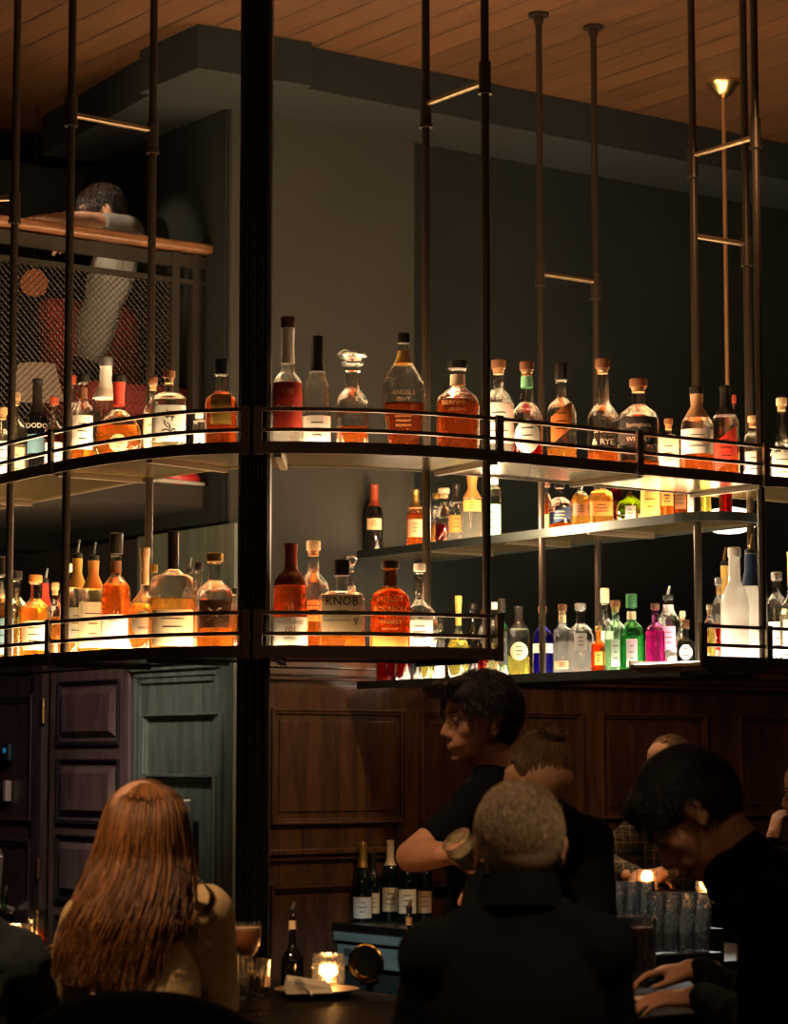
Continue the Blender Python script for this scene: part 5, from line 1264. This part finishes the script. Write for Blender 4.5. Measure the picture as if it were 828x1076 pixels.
def votive(P, r, h, label, glow=1.0):
    "facetted glass candle holder with a burning tea light"
    root = empty('candle_holder', P, 0, label, 'candle', 'glass candle holders')
    n = 18; rows = 9; vs = []; fs = []
    for j in range(rows):
        for i in range(n):
            q = 2*math.pi*(i+.5*(j % 2))/n; k = 1.0 if 0 < j < rows-1 else .96
            rr = r*k*(1.03 if j % 2 else .985); vs.append((rr*math.cos(q), rr*math.sin(q), h*j/(rows-1)))
    for j in range(rows-1):
        for i in range(n):
            a, b = j*n+i, j*n+(i+1) % n; c, d = (j+1)*n+i, (j+1)*n+(i+1) % n
            if j % 2 == 0: fs += [(a, b, c), (b, d, c)]
            else: fs += [(a, b, d), (a, d, c)]
    m = MB(); m.add(vs, fs); m.lathe([(r*.9, 0), (r*.9, .006)], 24); m.build('facetted_glass', glass('votive_glass', (1, .74, .46), base=.12, edge=.9, rough=.05, refr=.5, frost=.05), root)
    m = MB(); m.tube((0, 0, .008), (0, 0, .024), .019, n=24); m.build('tea_light', pm('candle_wax', (.85, .75, .6), .5), root)
    m = MB(); m.lathe([(.001, .024), (.005, .030), (.0055, .036), (.003, .046), (.0006, .054)], 12); m.build('flame', emat('flame', (1, .62, .25), 55*glow), root, True)
    l = lamp('candle_light', 'POINT', P+V((0, 0, .05)), 0.5*glow, (1, .55, .22), .02)
    return root
c1 = PZ(345, 1042, CZ); votive(c1, .039, .090, 'tall facetted candle holder glowing on the plate by the bitters bottle')
pl = empty('side_plate', PZ(333, 1046, CZ+.001), 0, 'pale side plate with folded napkin and fork beside the candle', 'plate')
m = MB(); m.lathe([(.05, 0), (.07, .004), (.098, .014), (.1, .017), (.096, .017), (.07, .009), (.0, .006)], 40); m.build('plate_body', pm('stoneware', (.42, .30, .2), .35), pl, True)
fk = empty('fork', PZ(318, 1044, CZ+.02), R(20), 'small dark fork lying tines up on the napkin', 'fork')
m = MB(); m.tube((0, -.07, .0), (0, 0, .02), .003); m.box((0, .008, .022), (.018, .02, .002))
for i in range(4): m.tube((-.0075+i*.005, .016, .022), (-.0075+i*.005, .045, .030), .0012, n=6)
m.build('fork_body', steel, fk, True)
np_ = empty('napkin', PZ(325, 1043, CZ+.016), R(15), 'folded cream paper napkin on the side plate', 'napkin')
m = MB(); m.add([(-.06, -.02, 0), (.05, -.03, 0), (.06, .035, .01), (-.05, .045, .012), (-.055, -.018, .03), (.045, -.024, .012), (.05, .03, .022), (-.045, .04, .038)], [(3, 2, 1, 0), (4, 5, 6, 7), (0, 1, 5, 4), (1, 2, 6, 5), (2, 3, 7, 6), (3, 0, 4, 7)]); m.build('napkin_fold', pm('napkin_paper', (.6, .5, .38), .9), np_)
c1.z += .0
pp = PZ(14, 1003, CZ); votive(PZ(15, 1004, CZ), .046, .088, 'wide facetted candle holder at the lower left beside a tumbler of whisky', .9)
tumbler(PZ(38, 1002, CZ), .034, .125, 'tall plain tumbler of amber whisky at the lower left', 'drinks on the bar', liquid('liquid_amber', COLS['amber']), cuts=20, liqh=.55)
# small cream dish beside the tumbler
sd = empty('snack_bowl', PZ(55, 1012, CZ), 0, 'small cream bowl of snacks beside the tumbler at lower left', 'bowl')
m = MB(); m.lathe([(.02, 0), (.045, .01), (.06, .035), (.057, .036), (.04, .012), (.0, .008)], 32); m.build('bowl', pm('cream_ceramic', (.6, .48, .34), .4), sd, True)
for i in range(9):
    m = MB(); a = i*2.4; m.ell((.028*math.cos(a)*(i/9), .028*math.sin(a), .035+.006*(i % 3)), (.018, .01, .006), Matrix.Rotation(a, 4, 'Z')); m.build('cracker', pm('snack', (.45, .22, .08), .7), sd, True)
P = PZ(4, 1000, CZ); bottle(P, .19, .028, st='bourbon', gl='green', liq='black', fill=.5, cap='pourer', lab=None, label='green bottle with metal pourer behind the wide candle holder at left', group='bottles with pourers on the bar')
P = PZ(304, 1040, CZ+.0); P = PY(304, 1038, 6.15); P.z = CZ; 
cw = corner+BX*.3
bottle(PZ(307, 1036, CZ), PY(307, 948, PZ(307, 1036, CZ).y).z-CZ, .028, st='long', gl='black', cap='pourer', lab=None, neck='cream', label='dark bottle with cream neck label and pourer beside the tall candle holder', group='bottles with pourers on the bar')
P = PZ(430, 1030, CZ); bottle(P, PY(430, 945, P.y).z-CZ, .024, st='long', gl='black', cap='pourer-gold', lab=None, neck='tan', label='dark bottle with tan neck label just left of the grey haired person', group='bottles with pourers on the bar')
# stemmed cocktail
wg = empty('cocktail_glass', PZ(259, 1050, CZ), 0, 'stemmed glass of peach coloured cocktail at the base of the column', 'cocktail glass')
sc_ = PZ(259, 1050, CZ).y/F
m = MB(); m.lathe([(.030, 0), (.030, .002), (.006, .005), (.0038, .012), (.0038, .085), (.008, .092), (.024, .108), (.033, .13), (.0345, .155), (.0335, .176), (.0322, .176), (.033, .155), (.031, .13), (.022, .11), (.001, .097)], 32); m.build('glass_body', glass('glass_clear', (.95, .94, .91)), wg, True)
m = MB(); m.lathe([(.004, .098), (.022, .111), (.0305, .13), (.0325, .15), (.0325, .158)], 28); m.build('drink', pm('peach_drink', (.75, .28, .12), .4, trans=.2), wg, True)
m = MB(); m.lathe([(.0325, .158), (.0325, .165), (.0, .166)], 28); m.build('foam', pm('foam', (.75, .5, .35), .8), wg, True)
tumbler(PZ(271, 1046, CZ), .031, .085, 'small cut tumbler right of the peach cocktail', 'drinks on the bar', liquid('liquid_brown', COLS['brown']))
tumbler(PZ(254, 1036, CZ), .028, .10, 'clear water tumbler behind the peach cocktail stem', 'drinks on the bar', cuts=18)
# rows of glasses on the work station
k = 0
GR = 'upturned tumblers on the work station'
lab_r = ['in the back row', 'in the middle row', 'in the front row']
spots = []
for r_, (v, us) in enumerate(((962, (636, 650, 664, 678)), (975, (690, 706, 722, 738)), (1000, (688, 704, 720, 735)))):
    for i, u in enumerate(us):
        P = PZ(u, v+4, 1.085); P = PY(u, v, (6.95, 6.75, 6.55)[r_]+(u-690)/F*3.0)
        P.z = 1.085
        spots.append((r_, i, u, v, P))
ordn = ['leftmost', 'second', 'third', 'rightmost']
for r_, i, u, v, P in spots:
    base_z = (1.135, 1.105, 1.085)[r_]
    P = PY(u, v, (7.35, 7.0, 6.7)[r_]+(u-690)/F*5.0); 
    zz = P.z
    rackz = zz
    P2 = V((P.x, P.y, zz))
    tumbler(P2, .029, .098, f'{ordn[i]} cut tumbler {lab_r[r_]} on the work station', None, cuts=12)
for r_, zz0 in ((0, 0), (1, 0), (2, 0)):
    ps = [P for (rr, i, u, v, P) in spots if rr == r_]
    us = [(u, v) for (rr, i, u, v, P) in spots if rr == r_]
    Q = [PY(u, v, (7.35, 7.0, 6.7)[r_]+(u-690)/F*5.0) for u, v in us]
    c = sum(Q, V())/len(Q); a = (Q[-1]-Q[0]); ln = a.length+.09
    t = empty('glass_rack', (c.x, c.y, 1.085), math.atan2(a.y, a.x), 'dark bar mat step under the %s of tumblers' % ('back row', 'middle row', 'front row')[r_], 'bar mat')
    h = max(.008, min(q.z for q in Q)-1.085)
    m = MB(); m.box((0, 0, h/2), (ln, .085, h)); m.build('mat_body', rubber, t, bevel=.003)
# beer glass with amber beer
P = PY(664, 1012, 6.0); P.z = CZ
P = PZ(676, 1030, CZ)
tumbler(P, .034, PY(676, 965, P.y).z-CZ, 'tall glass of hazy amber drink between the two nearest people', 'drinks on the bar', pm('hazy_drink', (.62, .27, .09), .4), cuts=20, liqh=.86)
# candles and plate on the far counter
FZ = 1.20
P = PZ(680, 936, FZ); votive(P, .038, .070, 'square-looking facetted candle holder on the far counter by the plaid shirt', .8)
P = PZ(682, 929, FZ); q = empty('side_plate', P+V((0, .02, 0)), 0, 'white side plate on the far counter behind the candle', 'plate')
m = MB(); m.lathe([(.05, 0), (.07, .003), (.09, .01), (.088, .012), (.0, .005)], 36); m.build('plate_body', pm('white_plate', (.6, .55, .48), .3), q, True)
P = PZ(698, 952, 1.15); P = PY(697, 962, 7.6); 
P = PZ(736, 948, FZ-.0); votive(PZ(742, 945, FZ), .034, .06, 'small cut glass candle holder beside the bent dark haired head', .7)
tumbler(PZ(625, 940, FZ), .024, .115, 'slim clear glass at the left end of the far counter', 'drinks on the far counter', cuts=14)
tumbler(PZ(640, 936, FZ), .024, .05, 'low salt shaker glass on the far counter', 'drinks on the far counter', cuts=14)
bk = empty('phone', PZ(645, 922, FZ)+V((0, 0, .03)), R(20), 'thin tilted phone held over the far counter', 'phone')
m = MB(); m.box((0, 0, 0), (.15, .075, .008), M=Matrix.Rotation(R(20), 4, 'X') @ Matrix.Rotation(R(-12), 4, 'Y')); m.build('phone_body', pm('phone_dark', (.05, .045, .04), .15), bk, bevel=.003)
# menu card under the right hand
mn = empty('menu_card', PZ(704, 1052, CZ), R(30), 'cream menu card under the hand of the person at right', 'menu')
m = MB(); m.box((0, 0, .003), (.14, .2, .003)); m.build('card', pm('menu_paper', (.62, .45, .28), .8), mn)
# bartender's glass
gp = PY(491, 897, 6.02)
gl_ = empty('mixing_glass', gp, 0, 'tilted cut glass with pale drink in the hand of the dark haired person', 'glass')
gl_.rotation_euler = (R(25), R(-38), 0)
m = MB(); n_ = 24
m.lathe([(.033, -.05), (.036, .0), (.040, .05), (.038, .05), (.034, 0), (.030, -.042), (0, -.042)], 28); m.build('glass_body', cut_m, gl_, True)
m = MB(); m.lathe([(.029, -.041), (.033, 0), (.035, .018)], 24); m.build('drink', pm('pale_drink', (.62, .48, .26), .4), gl_, True)

# ------------------------------------------------------------------ back bar with wines
bb0 = PZ(335, 966, 1.0); bb0.z = 0
cab = empty('back_bar_fridge', (bb0.x, bb0.y, 0), math.atan2(-BX.y, -BX.x), 'stainless steel undercounter fridge with black top below the wine bottles', 'fridge')
m = MB(); m.box((.5, .28, .98), (1.1, .60, .03)); m.build('black_top', pm('black_stone', (.008, .008, .008), .3), cab, bevel=.004)
stl = pm('brushed_steel', (.42, .58, .58), .4, .3, noise=.25, scale=5, stretch=(.3, 1, 8))
m = MB(); m.box((.5, .0, .945), (1.04, .02, .045)); m.build('steel_edge', stl, cab, bevel=.003)
m = MB(); m.box((.5, .02, .865), (1.04, .02, .085)); m.build('control_panel', stl, cab, bevel=.003)
m = MB(); m.box((.5, .03, .40), (1.04, .02, .80)); m.build('fridge_door', pm('dark_steel', (.10, .17, .18), .4, .7), cab, bevel=.003)
m = MB(); m.box((.5, .30, .46), (1.02, .52, .92)); m.build('fridge_body', black_metal, cab)
m = MB(); m.box((.20, .006, .88), (.05, .008, .03)); m.build('switch', pm('switch_steel', (.2, .3, .3), .4, .6), cab, bevel=.003)
m = MB(); m.tube((.32, .008, .88), (.32, .0, .88), .014, n=20); m.build('knob', pm('switch_steel', (.2, .3, .3), .4, .6), cab, True)
dp = PY(386, 1012, 8.2)
ds = empty('round_gauge', dp, math.atan2(-BX.y, -BX.x)*.4, 'round steel disc with brass rim standing in front of the steel fridge', 'disc')
Mx = Matrix.Rotation(R(90), 4, 'X')
m = MB(); m.lathe([(.044, 0), (.062, .006), (.064, .012), (.058, .018), (.046, .014), (.042, .004)], 40, M=Mx, closed=False); m.build('brass_rim', brass, ds, True)
m = MB(); m.lathe([(.044, .004), (.036, .0), (.0, -.004)], 36, M=Mx); m.build('steel_dish', steel, ds, True)
m = MB(); m.box((0, .02, -.06-(dp.z-.065-CZ)*0), (.05, .04, .02)); m.build('foot', rubber, ds)
m = MB(); m.tube((0, .02, -.06), (0, .02, -dp.z+.0), .012, n=10); m.build('stand', rubber, ds)
WG = 'wine bottles on the back bar'
# (u, base v, top v, width)
prev = None
wines = [(366, 958, 878, 20, 'tan', 'dark', .03), (381, 963, 885, 21, 'silver', 'gold', -.02), (398, 950, 880, 18, 'tan', 'pale', .16), (410, 950, 882, 18, 'cream', 'pale', .12), (392, 961, 896, 15, 'cream', 'dark', .04), (428, 952, 884, 20, 'cream', 'dark', .10), (446, 952, 890, 16, 'tan', 'dark', .2)]
descs = ['leftmost wine bottle with dark neck and tan label on the back bar', 'sparkling wine bottle with gold neck foil and silver label, front of the back bar', 'wine bottle with pale capsule behind the gold-foil bottle on the back bar', 'wine bottle with pale capsule and cream label, right of its pale-capped twin', 'short dark bottle with narrow cream label beside the gold-foil bottle', 'wine bottle with cream label below the forearm on the back bar', 'rightmost wine bottle of the back bar beside the black shirt']
for (u, vb, vt, wpx, lb_, cp_, off), ds_ in zip(wines, descs):
    k_ = (u-414)/F*CT; Q = bb0+AX*(.12+off); Dn = -BX; t = (k_*Q.y-Q.x)/(Dn.x-k_*Dn.y); P = Q+Dn*t; P.z = .995
    H = min(.33, PY(u, vt, P.y).z-.995); 
    bottle(P, H, wpx*P.y/F/2, st='champ' if cp_ == 'gold' else 'wine', gl='bgreen', cap='foil-'+cp_, lab=lb_, lz=(.05, .32) if cp_ == 'gold' else (.12, .42), lw=.9, label=ds_, group=WG)

# ------------------------------------------------------------------ things on the mezzanine
ch = G0+AX*(-.28)+BX*.40
ac = empty('lounge_chair', (ch.x, ch.y, 2.77), ANG_A, 'deep red lounge chair seen through the mesh of the mezzanine guard', 'chair')
redf = pm('red_velvet', (.30, .02, .02), .8)
m = MB(); m.box((0, 0, .36), (.5, .5, .14)); m.build('seat', redf, ac, bevel=.04)
m = MB(); m.box((0, .22, .58), (.46, .12, .52), M=Matrix.Rotation(R(-8), 4, 'X')); m.build('backrest', redf, ac, bevel=.05)
for x in (-.2, .2):
    for y in (-.2, .2): m = MB(); m.tube((x, y, 0), (x, y, .3), .018); m.build('leg', black_metal, ac, True)
tb = G0+AX*(-.70)+BX*.30
lt = empty('stand_in_lamp', (tb.x, tb.y, 2.77), 0, 'small warm stand-in lamp for a blurred pale glow behind the mesh at far left', 'lamp')  # lamp and stand put in for a blurred pale glow
m = MB(); m.lathe([(.10, 0), (.10, .02), (.015, .03), (.015, .34)], 24); m.build('base', brass, lt, True)
m = MB(); m.lathe([(.11, .34), (.075, .48)], 28, closed=True); m.build('lamp_shade', emat('shade_glow', (1, .50, .22), .28), lt, True)
# red shoes on the mezzanine edge
for i, (u, d_) in enumerate(((137, 'left red shoe at the mezzanine floor edge under the mesh'), (186, 'right red shoe at the mezzanine floor edge under the mesh'))):
    k_ = (u-414)/F*CT; Q = G0+BX*.02; t = (k_*Q.y-Q.x)/(AX.x-k_*AX.y); P = Q+AX*t; P.z = 2.77
    s = empty('shoe', P, ANG_A+R(10), d_, 'shoe', 'red shoes on the mezzanine')
    m = MB(); m.ell((0, 0, .03), (.11, .04, .035)); m.ell((-.05, 0, .05), (.05, .038, .045)); m.build('upper', pm('red_leather', (.5, .03, .03), .3), s, True)
    m = MB(); m.box((0, 0, .008), (.22, .075, .014)); m.build('sole', pm('shoe_sole', (.5, .45, .4), .6), s, bevel=.006)
ln_ = PY(36, 295, 10.5)
hl_ = empty('stand_in_lantern', (ln_.x, ln_.y, HC), 0, 'made-up amber lantern for a blurred orange glow behind the mesh guard at far left', 'lantern')  # invented lantern and cord, standing for an unidentified orange blur
m = MB(); m.tube((0, 0, 0), (0, 0, ln_.z-HC+.05), .002, n=6); m.build('cord', rubber, hl_)
m = MB(); m.lathe([(.01, .05), (.035, .04), (.062, .0), (.05, -.05), (.02, -.065)], 14, c=(0, 0, ln_.z-HC)); m.build('amber_glass', emat('amber_glow', (1, .22, .06), .2), hl_, True)
